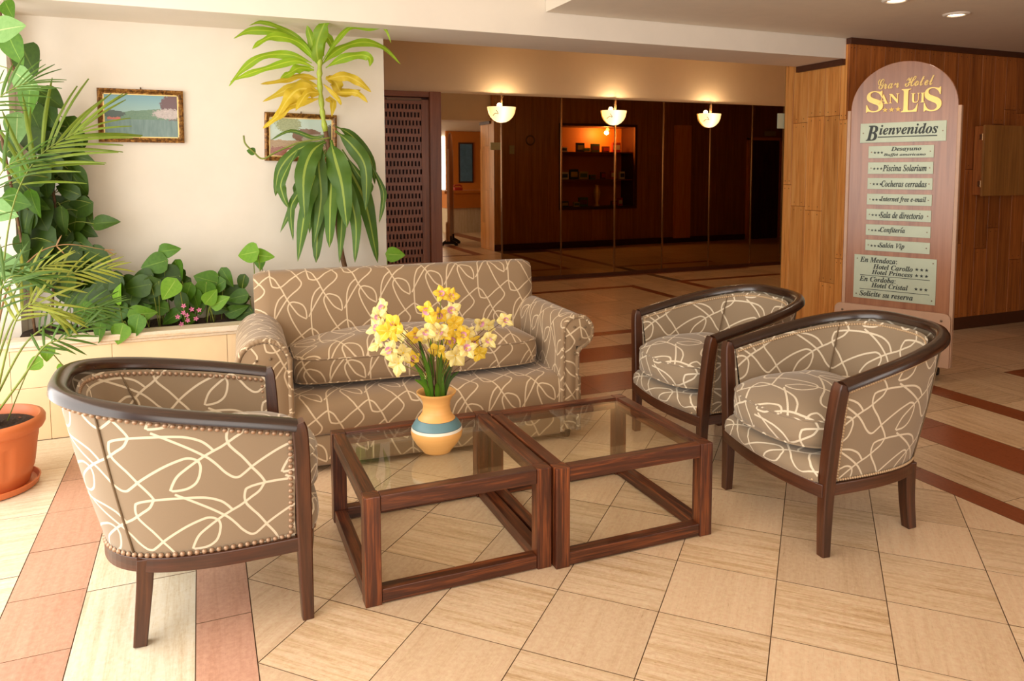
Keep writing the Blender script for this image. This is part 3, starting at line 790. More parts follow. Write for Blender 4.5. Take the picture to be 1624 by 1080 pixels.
# ------------------------------------------------------------------ sofa
def make_sofa():
    r = empty('sofa'); F = M['fabric_sofa']
    xl, xr = -.705, .725
    # front: lower panel and rounded deck
    def strip(prof, x0, x1, name, y_uv=0, nx=30, bowz=0):
        m = MB(); L = [0]
        for i in range(1, len(prof)): L.append(L[-1]+sqrt((prof[i][0]-prof[i-1][0])**2+(prof[i][1]-prof[i-1][1])**2))
        m.grid(lambda i, j: (x0+(x1-x0)*i/(nx-1), prof[j][0], prof[j][1]), nx, len(prof), uvf=lambda i, j: (x0+(x1-x0)*i/(nx-1)+.02, L[min(j, len(L)-1)]+y_uv))
        return m.build(name, F, r, smooth=True)
    strip([(.06, .035), (.012, .035), (.006, .05), (.004, .12), (.006, .175), (.016, .186), (.04, .188)], xl, xr, 'front_panel', .0)
    strip([(.04, .188), (.012, .19), (.0, .205), (-.006, .25), (.0, .305), (.02, .338), (.06, .358), (.12, .366), (.3, .37), (.6, .37), (.72, .37)], xl, xr, 'seat_deck', .2)
    m = MB(); m.box(-.93, .86, .03, .80, .04, .34); m.build('frame', F, r)
    # arms: rolled, tufted front panel
    for s, xi, rr in ((-1, xl, .128), (1, xr, .094)):
        cx = xi+s*(rr*1.0+.0) ; cz = .70-rr; cx = xi+s*(rr+.004)
        wpost = .112 if s > 0 else .15
        out = []
        # outline of the arm (x outward), counter-clockwise, as seen from the front
        N = 26
        a0, a1 = radians(-62), radians(180)
        pts = [(xi, .05), (xi, cz)]
        arc = [(cx-s*rr*cos(t), cz+rr*sin(t)) for t in [pi*0+(a1-a0)*0 + i*(radians(238))/N for i in range(N+1)]]
        pts = [(xi, .05), (xi, .30)]+arc+[(xi+s*(wpost+.006), cz-rr*1.02), (xi+s*wpost*.93, cz-rr*1.5), (xi+s*wpost*.93, .30), (xi+s*wpost*.98, .18), (xi+s*wpost*1.02, .05)]
        L = [0]
        for i in range(1, len(pts)): L.append(L[-1]+sqrt((pts[i][0]-pts[i-1][0])**2+(pts[i][1]-pts[i-1][1])**2))
        m = MB(); ys = [.012, .03, .06, .2, .4, .6, .70, .76]; sc = [.93, .99, 1, 1, 1, 1, 1, .96]
        cc = (xi+s*.06, .4)
        m.grid(lambda i, j: (cx+(pts[i][0]-cx)*sc[j] if pts[i][1] > .4 else pts[i][0], ys[j], pts[i][1] if pts[i][1] < .4 else cz+(pts[i][1]-cz)*sc[j]), len(pts), len(ys),
               uvf=lambda i, j: (ys[min(j, 7)]*1.1, L[min(i, len(L)-1)]+.1))
        m.build('arm', F, r, smooth=True)
        # front facing: flat post panel, a domed round scroll and a pleated border
        m = MB(); px0, px1 = xi+s*.016, xi+s*(wpost*.93-.014)
        m.grid(lambda i, j: (px0+(px1-px0)*i/6, -.004-.012*sin(pi*i/6)*min(1, j/2), .06+(cz-.09)*j/12), 7, 13, uvf=lambda i, j: (px0+(px1-px0)*i/6+.3, .06+(cz-.09)*j/12))
        if s > 0: pass
        n = len(m.v); kk = 28
        for q in range(6):
            rad = rr*.84*(1-q/5.)
            m.v += [(cx+rad*cos(2*pi*i/kk), -.010-.020*sin(pi/2*q/5.), cz+rad*sin(2*pi*i/kk)) for i in range(kk)]
        for q in range(5):
            for i in range(kk):
                j = (i+1) % kk; ids = (n+q*kk+i, n+q*kk+j, n+(q+1)*kk+j, n+(q+1)*kk+i); m.face(ids, [(m.v[k_][0]+.3, m.v[k_][2]) for k_ in ids])
        fp = m.build('arm_front', F, r, smooth=True)
        o2 = [(cx+(p[0]-cx)*.93 if p[1] > cz-rr else p[0]-s*(.008 if abs(p[0]-xi) > .05 else -.008), -.002, cz+(p[1]-cz)*.93 if p[1] > cz-rr else p[1]) for p in pts]
        P2 = smoothpath(o2, 3); m = MB(); m.tube(P2, [.0135+.0022*sin(i*2.1) for i in range(len(P2))], 8); m.build('pleated_border', F, fp, smooth=True)
        m = MB()
        for bx, bz in ((cx-s*.03, cz+.035), (cx+s*.035, cz+.03), (cx, cz-.035), (cx-s*.02, cz-.12), (cx-s*.02, .22)):
            m.ball((bx, -.028 if bz > cz-rr else -.016, bz), .007, 8, 5)
        tag(m.build('tufting_buttons', M['piping'], fp, smooth=True), kind='stuff')
    # back
    m = MB(); bw0, bw1 = .835, .85
    prof = [(.60, .30), (.62, .45), (.655, .62), (.69, .80), (.70, .865), (.715, .905), (.745, .925), (.80, .930), (.86, .922), (.885, .895), (.89, .84), (.88, .5), (.87, .08)]
    L = [0]
    for i in range(1, len(prof)): L.append(L[-1]+sqrt((prof[i][0]-prof[i-1][0])**2+(prof[i][1]-prof[i-1][1])**2))
    nx = 41
    def f(i, j):
        t = -1+2*i/(nx-1); y, z = prof[j]; w = bw0+(bw1-bw0)*min(1, z/.9); e = max(0, (abs(t)-.93)/.07)
        yy = y+(.79-y)*.35*e*e; zz = z-(.02*e*e if z > .85 else 0)
        return (w*t-.012, yy, zz)
    m.grid(f, nx, len(prof), uvf=lambda i, j: (.86*(-1+2*i/(nx-1))+.03, L[min(j, len(L)-1)]+.05)); 
    for e in (0, nx-1):
        n = len(m.v); m.v += [f(e, j) for j in range(len(prof))]; m.face(tuple(n+j for j in range(len(prof))), [(p[0], p[1]) for p in prof])
    m.build('backrest', F, r, smooth=radians(60))
    cushion(r, .680, .19, .70, .366, .125, .105, F, bow=.025, nsup=8, uvo=(.2, .33), tilt=-.02, wave=.005)
    for x in (-.78, .78):
        for y in (.05, .74):
            m = MB(); m.lathe([(.0001, 0), (.018, 0), (.026, .045), (.0001, .045)], 12, (x, y, 0)); m.build('foot', M['black'], r, smooth=radians(40))
    return r
sofa = make_sofa(); sofa.location = (1.09, 3.67, 0); sofa.rotation_euler = (0, 0, radians(-2.5))
tag(sofa, 'two-seat rolled-arm sofa in tan squiggle-patterned fabric in front of the planter', 'sofa')

# ------------------------------------------------------------------ glass topped cube tables
def make_table(w, d):
    r = empty('coffee_table'); T = M['tablewood']; h = .39; p = .058
    for sx in (0, 1):
        for sy in (0, 1):
            x, y = sx*(w-p), sy*(d-p); m = MB(); m.box(x, x+p, y, y+p, 0, h, axis=2); m.build('leg', T, r, bevel=.003)
    t = .05
    for y in (0.004, d-p+.008):
        m = MB(); m.box(p+.001, w-p-.001, y, y+t-.002, h-.056, h-.001, axis=0); m.build('top_rail', T, r, bevel=.0025)
        m = MB(); m.box(p+.001, w-p-.001, y, y+t-.002, .004, .054, axis=0); m.build('bottom_rail', T, r, bevel=.0025)
    for x in (0.004, w-p+.006):
        m = MB(); m.box(x, x+t, p+.001, d-p-.001, h-.056, h-.001, axis=1); m.build('top_rail', T, r, bevel=.0025)
        m = MB(); m.box(x, x+t, p+.001, d-p-.001, .004, .054, axis=1); m.build('bottom_rail', T, r, bevel=.0025)
    m = MB(); m.quad((p-.006, p-.006, h-.0085), (w-p+.006, p-.006, h-.0085), (w-p+.006, d-p+.006, h-.0085), (p-.006, d-p+.006, h-.0085))
    # one solid pane sheet edge
    m.box(p-.006, w-p+.006, p-.006, d-p+.006, h-.014, h-.009); m.v = m.v[4:]; m.f = [tuple(i-4 for i in f) for f in m.f[1:]]; m.uv = m.uv[1:]; m.m = m.m[1:]
    m.build('glass_top', M['glass'], r)
    return r
t1 = make_table(.707, .735); t1.location = (.477, 2.455, 0); t1.rotation_euler = (0, 0, radians(-.3))
tag(t1, 'left cube table of dark wood with a glass top, holding the vase', 'coffee table', 'cube tables with glass tops')
t2 = make_table(.712, .735); t2.location = (1.1905, 2.424, 0); t2.rotation_euler = (0, 0, radians(-.2))
tag(t2, 'right cube table of dark wood with an empty glass top, beside the tub chairs', 'coffee table', 'cube tables with glass tops')

# vase
m = MB()
prof = [(.0001, 0), (.055, 0), (.060, .008), (.083, .035), (.099, .062), (.1035, .082), (.100, .102), (.088, .122), (.070, .140), (.058, .158), (.0535, .182), (.056, .205), (.066, .225), (.078, .237), (.079, .243), (.074, .243), (.062, .228), (.052, .206), (.049, .18), (.049, .14), (.0001, .12)]
m.lathe(prof, 48)
t = NT('painted_clay'); sp = t.n('ShaderNodeSeparateXYZ'); t.l(t.coord('Object'), sp.inputs[0]); z = sp.outputs[2]
nz = t.noise(t.mapping(t.coord('Object'), (2, 2, 60)), 1.5, 3); oc = t.mix(nz, C(226, 160, 84), C(240, 184, 110)); 
def bandf(a, b): return t.math('MULTIPLY', t.math('GREATER_THAN', z, a), t.math('LESS_THAN', z, b))
c = t.mix(bandf(.092, .103), oc, C(236, 228, 210)); c = t.mix(bandf(.103, .1045), c, C(60, 60, 60)); c = t.mix(bandf(.1045, .134), c, C(96, 132, 140)); c = t.mix(bandf(.134, .1352), c, C(70, 70, 66))
M['vase'] = t.set(Base_Color=c, Roughness=.42)
vase = m.build('vase', M['vase'], None, smooth=radians(60)); vase.location = (.843, 2.805, .3816)
tag(vase, 'orange clay vase with blue and white bands standing on the left glass top', 'vase')

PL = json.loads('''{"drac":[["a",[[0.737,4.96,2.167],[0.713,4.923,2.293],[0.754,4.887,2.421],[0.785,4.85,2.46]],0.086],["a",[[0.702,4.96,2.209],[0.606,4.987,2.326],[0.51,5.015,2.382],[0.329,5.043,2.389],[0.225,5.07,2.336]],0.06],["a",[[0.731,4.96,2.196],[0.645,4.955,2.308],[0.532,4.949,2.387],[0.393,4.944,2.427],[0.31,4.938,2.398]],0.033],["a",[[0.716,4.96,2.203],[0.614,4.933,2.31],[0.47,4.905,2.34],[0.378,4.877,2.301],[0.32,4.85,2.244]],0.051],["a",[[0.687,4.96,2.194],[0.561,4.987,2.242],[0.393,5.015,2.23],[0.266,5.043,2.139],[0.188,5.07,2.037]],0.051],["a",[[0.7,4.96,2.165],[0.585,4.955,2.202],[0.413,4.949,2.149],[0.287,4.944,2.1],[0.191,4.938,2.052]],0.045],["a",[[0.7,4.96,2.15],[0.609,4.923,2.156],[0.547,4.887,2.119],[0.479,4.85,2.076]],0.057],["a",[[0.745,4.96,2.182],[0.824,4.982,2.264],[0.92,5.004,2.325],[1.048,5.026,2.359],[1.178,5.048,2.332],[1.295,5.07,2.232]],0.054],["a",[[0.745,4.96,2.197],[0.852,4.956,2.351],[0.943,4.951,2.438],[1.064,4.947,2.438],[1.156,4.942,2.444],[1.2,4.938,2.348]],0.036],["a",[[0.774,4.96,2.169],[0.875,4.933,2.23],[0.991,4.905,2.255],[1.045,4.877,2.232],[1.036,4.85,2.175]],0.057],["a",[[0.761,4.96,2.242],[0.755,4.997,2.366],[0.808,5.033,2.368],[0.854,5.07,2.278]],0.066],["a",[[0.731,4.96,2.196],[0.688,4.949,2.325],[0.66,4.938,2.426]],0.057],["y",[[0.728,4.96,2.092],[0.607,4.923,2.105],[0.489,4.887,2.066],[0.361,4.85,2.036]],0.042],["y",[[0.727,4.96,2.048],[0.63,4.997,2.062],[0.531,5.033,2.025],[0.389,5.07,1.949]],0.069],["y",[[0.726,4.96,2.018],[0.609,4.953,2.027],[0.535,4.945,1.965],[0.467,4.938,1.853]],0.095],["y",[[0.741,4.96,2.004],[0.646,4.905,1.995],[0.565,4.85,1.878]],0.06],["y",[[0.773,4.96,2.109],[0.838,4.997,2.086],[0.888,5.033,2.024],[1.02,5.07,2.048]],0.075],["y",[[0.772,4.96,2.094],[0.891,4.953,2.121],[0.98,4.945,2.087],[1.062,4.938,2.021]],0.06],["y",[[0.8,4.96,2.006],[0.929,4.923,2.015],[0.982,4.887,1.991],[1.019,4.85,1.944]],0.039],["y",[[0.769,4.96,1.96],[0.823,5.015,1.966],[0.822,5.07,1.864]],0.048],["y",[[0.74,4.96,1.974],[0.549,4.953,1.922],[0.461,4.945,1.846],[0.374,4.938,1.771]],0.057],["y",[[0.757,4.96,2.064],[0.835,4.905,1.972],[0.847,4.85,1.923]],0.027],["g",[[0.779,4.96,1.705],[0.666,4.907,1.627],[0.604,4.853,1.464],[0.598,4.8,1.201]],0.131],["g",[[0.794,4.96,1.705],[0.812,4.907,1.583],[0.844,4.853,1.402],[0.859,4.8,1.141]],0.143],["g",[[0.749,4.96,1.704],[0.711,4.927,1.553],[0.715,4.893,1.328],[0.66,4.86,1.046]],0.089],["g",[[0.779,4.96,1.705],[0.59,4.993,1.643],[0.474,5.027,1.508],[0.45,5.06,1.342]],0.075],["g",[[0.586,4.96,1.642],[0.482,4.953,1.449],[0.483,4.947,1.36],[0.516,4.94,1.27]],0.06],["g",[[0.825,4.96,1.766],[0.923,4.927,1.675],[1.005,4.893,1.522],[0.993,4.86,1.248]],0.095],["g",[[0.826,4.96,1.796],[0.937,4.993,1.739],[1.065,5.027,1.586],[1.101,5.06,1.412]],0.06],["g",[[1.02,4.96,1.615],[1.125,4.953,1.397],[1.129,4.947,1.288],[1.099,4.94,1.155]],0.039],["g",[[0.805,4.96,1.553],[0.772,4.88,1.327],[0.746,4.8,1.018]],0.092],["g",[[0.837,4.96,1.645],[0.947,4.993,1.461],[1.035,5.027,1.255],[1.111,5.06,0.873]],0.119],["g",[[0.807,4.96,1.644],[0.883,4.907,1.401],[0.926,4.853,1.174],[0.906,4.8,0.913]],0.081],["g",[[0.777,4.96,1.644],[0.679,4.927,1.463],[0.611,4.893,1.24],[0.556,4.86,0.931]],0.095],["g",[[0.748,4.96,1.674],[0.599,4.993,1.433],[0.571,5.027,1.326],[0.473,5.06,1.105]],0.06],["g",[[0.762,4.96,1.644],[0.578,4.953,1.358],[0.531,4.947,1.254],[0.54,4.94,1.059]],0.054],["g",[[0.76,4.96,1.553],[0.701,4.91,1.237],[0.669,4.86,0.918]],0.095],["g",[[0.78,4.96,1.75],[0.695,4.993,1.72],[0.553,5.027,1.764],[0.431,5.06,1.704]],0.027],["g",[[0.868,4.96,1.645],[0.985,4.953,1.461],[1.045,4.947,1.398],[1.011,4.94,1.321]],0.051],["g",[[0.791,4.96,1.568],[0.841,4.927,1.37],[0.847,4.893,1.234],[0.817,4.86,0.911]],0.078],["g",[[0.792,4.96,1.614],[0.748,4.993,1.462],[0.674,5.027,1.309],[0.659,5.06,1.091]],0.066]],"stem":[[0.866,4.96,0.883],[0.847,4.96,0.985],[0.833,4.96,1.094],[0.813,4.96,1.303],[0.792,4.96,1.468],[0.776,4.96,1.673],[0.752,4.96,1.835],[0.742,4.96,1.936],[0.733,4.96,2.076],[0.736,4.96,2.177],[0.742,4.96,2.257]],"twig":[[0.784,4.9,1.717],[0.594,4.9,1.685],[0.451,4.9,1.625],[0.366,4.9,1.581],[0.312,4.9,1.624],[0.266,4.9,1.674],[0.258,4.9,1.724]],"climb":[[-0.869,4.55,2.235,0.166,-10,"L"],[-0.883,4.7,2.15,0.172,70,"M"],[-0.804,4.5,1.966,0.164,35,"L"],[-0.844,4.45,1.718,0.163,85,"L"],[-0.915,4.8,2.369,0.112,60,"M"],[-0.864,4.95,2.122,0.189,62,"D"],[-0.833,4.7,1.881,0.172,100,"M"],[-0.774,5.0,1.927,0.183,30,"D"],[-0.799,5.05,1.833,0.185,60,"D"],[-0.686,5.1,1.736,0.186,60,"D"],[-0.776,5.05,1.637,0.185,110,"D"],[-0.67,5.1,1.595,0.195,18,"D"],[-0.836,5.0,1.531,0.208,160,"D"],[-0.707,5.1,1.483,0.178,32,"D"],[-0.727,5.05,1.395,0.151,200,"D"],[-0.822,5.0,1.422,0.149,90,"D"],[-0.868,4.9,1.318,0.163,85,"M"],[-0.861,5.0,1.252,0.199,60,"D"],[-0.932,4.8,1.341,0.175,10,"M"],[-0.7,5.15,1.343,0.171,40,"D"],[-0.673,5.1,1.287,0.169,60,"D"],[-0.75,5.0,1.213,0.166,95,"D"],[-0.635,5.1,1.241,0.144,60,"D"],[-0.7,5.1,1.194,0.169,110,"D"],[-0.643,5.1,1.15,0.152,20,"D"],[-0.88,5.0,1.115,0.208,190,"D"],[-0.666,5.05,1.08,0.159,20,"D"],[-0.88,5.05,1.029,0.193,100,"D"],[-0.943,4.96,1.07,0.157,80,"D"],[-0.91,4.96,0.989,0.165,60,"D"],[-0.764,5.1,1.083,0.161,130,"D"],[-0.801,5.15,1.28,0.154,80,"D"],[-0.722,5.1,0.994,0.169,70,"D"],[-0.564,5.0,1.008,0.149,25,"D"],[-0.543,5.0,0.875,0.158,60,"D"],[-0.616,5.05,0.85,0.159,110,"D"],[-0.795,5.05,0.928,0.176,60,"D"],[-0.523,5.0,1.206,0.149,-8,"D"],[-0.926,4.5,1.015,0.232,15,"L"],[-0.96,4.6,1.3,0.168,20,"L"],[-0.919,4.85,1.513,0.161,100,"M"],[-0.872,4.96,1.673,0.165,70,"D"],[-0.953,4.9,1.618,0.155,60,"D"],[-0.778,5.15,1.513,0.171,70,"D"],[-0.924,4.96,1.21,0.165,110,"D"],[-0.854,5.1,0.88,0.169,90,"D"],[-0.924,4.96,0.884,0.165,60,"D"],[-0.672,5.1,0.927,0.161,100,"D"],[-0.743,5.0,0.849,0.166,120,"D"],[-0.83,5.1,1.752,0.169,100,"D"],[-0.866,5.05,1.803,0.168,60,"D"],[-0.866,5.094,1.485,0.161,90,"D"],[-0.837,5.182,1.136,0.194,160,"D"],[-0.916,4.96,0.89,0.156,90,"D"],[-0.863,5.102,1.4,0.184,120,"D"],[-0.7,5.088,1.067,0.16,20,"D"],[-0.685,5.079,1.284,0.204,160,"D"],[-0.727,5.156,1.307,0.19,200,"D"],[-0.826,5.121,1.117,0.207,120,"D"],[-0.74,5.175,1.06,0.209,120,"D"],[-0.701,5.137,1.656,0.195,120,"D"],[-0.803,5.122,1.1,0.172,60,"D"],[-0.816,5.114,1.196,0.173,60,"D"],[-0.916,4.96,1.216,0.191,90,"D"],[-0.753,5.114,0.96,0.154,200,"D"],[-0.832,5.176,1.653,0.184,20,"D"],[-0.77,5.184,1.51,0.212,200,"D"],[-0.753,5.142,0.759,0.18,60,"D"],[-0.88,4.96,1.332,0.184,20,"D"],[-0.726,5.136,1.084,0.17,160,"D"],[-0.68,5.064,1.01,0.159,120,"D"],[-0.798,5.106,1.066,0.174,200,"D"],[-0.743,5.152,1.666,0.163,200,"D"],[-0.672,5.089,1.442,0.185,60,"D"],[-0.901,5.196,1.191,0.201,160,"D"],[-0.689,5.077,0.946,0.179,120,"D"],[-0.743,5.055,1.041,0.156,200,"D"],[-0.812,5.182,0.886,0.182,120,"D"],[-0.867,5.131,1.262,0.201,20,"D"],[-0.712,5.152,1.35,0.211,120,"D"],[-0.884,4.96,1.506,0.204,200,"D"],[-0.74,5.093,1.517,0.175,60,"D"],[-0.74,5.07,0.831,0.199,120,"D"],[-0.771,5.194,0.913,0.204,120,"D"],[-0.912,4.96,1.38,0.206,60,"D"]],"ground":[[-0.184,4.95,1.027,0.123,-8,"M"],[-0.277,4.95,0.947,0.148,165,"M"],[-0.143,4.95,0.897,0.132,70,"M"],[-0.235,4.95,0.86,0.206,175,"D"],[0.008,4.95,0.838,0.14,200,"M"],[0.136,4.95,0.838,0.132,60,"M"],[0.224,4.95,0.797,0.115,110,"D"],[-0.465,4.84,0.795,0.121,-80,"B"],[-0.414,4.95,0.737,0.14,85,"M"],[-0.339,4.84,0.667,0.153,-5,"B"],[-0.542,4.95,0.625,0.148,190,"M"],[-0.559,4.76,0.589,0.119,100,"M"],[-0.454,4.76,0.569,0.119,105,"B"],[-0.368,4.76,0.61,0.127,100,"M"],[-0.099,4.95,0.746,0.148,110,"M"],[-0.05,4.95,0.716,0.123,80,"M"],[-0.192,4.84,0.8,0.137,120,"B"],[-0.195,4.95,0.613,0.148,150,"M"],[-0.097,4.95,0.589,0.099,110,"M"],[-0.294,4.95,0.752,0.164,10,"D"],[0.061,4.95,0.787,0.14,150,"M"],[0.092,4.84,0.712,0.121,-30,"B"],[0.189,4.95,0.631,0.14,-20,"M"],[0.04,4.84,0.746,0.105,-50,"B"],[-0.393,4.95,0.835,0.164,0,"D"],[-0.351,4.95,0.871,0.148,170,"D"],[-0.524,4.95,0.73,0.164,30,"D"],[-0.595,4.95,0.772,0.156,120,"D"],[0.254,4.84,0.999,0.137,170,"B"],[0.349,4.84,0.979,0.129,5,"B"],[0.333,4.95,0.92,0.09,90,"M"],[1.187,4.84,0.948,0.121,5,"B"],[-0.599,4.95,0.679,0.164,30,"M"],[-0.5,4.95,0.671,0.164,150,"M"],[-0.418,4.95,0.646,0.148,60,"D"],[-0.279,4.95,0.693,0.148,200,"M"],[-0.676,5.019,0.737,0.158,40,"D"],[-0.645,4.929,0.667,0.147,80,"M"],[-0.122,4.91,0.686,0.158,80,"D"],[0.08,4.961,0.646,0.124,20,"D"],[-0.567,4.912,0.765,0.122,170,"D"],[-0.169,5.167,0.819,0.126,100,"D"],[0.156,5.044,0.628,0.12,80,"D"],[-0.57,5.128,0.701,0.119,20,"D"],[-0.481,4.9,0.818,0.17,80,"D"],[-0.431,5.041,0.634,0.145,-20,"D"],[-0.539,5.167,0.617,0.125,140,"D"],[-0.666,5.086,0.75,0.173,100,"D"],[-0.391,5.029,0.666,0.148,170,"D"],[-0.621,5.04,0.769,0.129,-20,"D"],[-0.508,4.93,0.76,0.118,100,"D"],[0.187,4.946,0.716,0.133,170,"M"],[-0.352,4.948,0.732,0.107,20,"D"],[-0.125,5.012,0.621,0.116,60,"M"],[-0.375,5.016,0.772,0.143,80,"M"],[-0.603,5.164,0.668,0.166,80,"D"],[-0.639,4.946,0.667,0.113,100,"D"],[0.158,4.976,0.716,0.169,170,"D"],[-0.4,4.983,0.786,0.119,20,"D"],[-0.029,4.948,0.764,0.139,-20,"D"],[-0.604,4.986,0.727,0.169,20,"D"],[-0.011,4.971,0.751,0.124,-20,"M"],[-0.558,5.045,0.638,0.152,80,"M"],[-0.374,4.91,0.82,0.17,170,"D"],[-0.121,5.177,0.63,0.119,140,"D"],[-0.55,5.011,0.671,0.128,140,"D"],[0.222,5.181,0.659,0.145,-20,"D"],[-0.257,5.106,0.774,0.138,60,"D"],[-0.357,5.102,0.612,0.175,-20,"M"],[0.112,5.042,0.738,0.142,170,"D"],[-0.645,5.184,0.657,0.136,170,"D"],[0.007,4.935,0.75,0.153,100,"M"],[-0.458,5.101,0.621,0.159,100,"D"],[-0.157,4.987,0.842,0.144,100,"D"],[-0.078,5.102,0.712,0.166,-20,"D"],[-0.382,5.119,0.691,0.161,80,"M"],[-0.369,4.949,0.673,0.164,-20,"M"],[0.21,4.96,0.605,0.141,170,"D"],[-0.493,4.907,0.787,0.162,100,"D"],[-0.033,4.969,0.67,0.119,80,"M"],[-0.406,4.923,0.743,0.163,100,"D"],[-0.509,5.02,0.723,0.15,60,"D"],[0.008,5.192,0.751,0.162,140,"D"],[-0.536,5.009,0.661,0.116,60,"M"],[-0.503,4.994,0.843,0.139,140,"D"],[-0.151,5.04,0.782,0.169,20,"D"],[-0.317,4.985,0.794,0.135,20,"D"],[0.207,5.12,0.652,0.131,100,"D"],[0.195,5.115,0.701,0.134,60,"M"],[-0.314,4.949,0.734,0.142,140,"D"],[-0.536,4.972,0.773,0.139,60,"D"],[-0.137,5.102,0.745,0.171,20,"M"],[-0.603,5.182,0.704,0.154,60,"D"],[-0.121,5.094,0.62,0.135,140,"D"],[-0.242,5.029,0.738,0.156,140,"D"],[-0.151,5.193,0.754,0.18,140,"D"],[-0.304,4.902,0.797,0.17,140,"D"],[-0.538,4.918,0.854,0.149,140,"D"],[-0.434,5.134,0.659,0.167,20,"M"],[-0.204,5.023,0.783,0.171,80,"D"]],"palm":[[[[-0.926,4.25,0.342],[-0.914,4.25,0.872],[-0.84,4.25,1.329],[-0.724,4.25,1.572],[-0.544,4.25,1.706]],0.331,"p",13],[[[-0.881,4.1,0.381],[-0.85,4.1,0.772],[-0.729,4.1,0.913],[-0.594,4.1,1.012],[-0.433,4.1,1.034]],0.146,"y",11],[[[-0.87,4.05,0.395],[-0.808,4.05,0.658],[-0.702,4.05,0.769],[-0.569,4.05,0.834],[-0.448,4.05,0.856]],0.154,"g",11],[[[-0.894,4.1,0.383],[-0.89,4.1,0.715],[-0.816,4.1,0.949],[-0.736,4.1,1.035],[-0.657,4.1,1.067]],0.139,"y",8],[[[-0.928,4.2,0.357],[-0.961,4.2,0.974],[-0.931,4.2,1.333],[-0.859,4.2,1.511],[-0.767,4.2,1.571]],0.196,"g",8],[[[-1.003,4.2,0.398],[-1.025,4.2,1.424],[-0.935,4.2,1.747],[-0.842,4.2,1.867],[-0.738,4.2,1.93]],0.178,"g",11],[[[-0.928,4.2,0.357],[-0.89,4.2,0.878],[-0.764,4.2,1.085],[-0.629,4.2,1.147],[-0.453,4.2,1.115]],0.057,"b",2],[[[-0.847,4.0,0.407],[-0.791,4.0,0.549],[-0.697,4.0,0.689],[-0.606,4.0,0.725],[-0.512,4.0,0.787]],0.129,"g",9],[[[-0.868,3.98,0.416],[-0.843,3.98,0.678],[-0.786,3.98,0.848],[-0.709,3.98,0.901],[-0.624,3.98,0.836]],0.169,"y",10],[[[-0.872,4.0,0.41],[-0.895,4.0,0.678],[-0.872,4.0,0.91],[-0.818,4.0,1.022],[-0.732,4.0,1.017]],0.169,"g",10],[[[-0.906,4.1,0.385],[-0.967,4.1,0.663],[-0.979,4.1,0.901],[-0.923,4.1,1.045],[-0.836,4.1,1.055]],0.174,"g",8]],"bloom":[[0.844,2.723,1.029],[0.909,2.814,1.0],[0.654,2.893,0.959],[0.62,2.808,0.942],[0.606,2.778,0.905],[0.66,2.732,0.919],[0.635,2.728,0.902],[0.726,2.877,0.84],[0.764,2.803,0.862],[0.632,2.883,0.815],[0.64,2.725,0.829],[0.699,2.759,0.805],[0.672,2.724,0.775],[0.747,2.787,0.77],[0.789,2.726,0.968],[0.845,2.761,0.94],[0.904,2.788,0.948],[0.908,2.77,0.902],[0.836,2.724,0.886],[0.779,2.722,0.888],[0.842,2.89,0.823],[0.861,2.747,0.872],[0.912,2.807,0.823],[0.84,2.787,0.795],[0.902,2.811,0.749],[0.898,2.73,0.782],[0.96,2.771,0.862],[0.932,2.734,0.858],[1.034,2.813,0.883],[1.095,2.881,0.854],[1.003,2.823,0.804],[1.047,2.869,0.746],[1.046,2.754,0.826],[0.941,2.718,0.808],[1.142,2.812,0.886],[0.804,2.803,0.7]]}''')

# ------------------------------------------------------------------ welcome board
bu = Vector((.415, -.910, 0)).normalized(); bn = Vector((bu.y, -bu.x, 0))   # faces the entrance side
bc = Vector((4.725, 3.90, 0))-bu*.03
bd = empty('welcome_board', bc, atan2(bu.y, bu.x)); tag(bd, 'tall arched wooden welcome board with gilt lettering and metal plates by the plank wall', 'sign')
# local: x along the board, -y towards the viewer, z up
def bpart(m, name, mat, parent=None, **k): return m.build(name, mat, parent or bd, **k)
hw = .355
arc = [(hw*cos(pi*i/32), 1.945+.335*sin(pi*i/32)) for i in range(33)]
out = [(-hw, .12)]+[(hw, .12)]+arc[0:1]+arc[1:]
m = MB(); n = len(out); m.v = [(x, -.012, z) for x, z in out]+[(x, .018, z) for x, z in out]
m.face(tuple(range(n)), [(z, x+1) for x, z in out]); m.face(tuple(n+i for i in reversed(range(n))), [(z, x) for x, z in reversed(out)])
for i in range(n): j = (i+1) % n; m.face((j, i, n+i, n+j), [(0, 0), (.1, 0), (.1, .03), (0, .03)])
bpart(m, 'panel', M['board'], bevel=.002)
for s in (-1, 1):
    m = MB(); m.box(s*.366-.012, s*.366+.012, -.022, .026, .10, 1.945, axis=2); bpart(m, 'side_batten', M['boardedge'], bevel=.003)
# kick board and feet
def rrect(x0, x1, z0, z1, r, k=6):
    return [(x1-r+r*cos(a), z1-r+r*sin(a)) for a in [pi/2*i/k for i in range(k+1)]]+[(x0+r+r*cos(a), z1-r+r*sin(a)) for a in [pi/2+pi/2*i/k for i in range(k+1)]]+[(x0, z0), (x1, z0)]
def plate(poly, y0, y1, name, mat, parent=None, bevel=0):
    m = MB(); n = len(poly); m.v = [(x, y0, z) for x, z in poly]+[(x, y1, z) for x, z in poly]
    m.face(tuple(range(n)), [(z, x) for x, z in poly]); m.face(tuple(n+i for i in reversed(range(n))), [(z, x) for x, z in reversed(poly)])
    for i in range(n): j = (i+1) % n; m.face((j, i, n+i, n+j), [(0, 0), (.1, 0), (.1, .03), (0, .03)])
    return bpart(m, name, mat, parent, bevel=bevel)
plate(rrect(-.42, .372, .10, .487, .045), -.050, -.026, 'kick_board', M['boardedge'], bevel=.003)
for x, z in ((.315, .435), (-.36, .435)):
    m = MB(); m.lathe([(.0001, .003), (.008, .002), (.009, 0)], 10); m.v = [(x+a, -.051-c, z+b) for a, b, c in m.v]; bpart(m, 'screw', M['metal'])
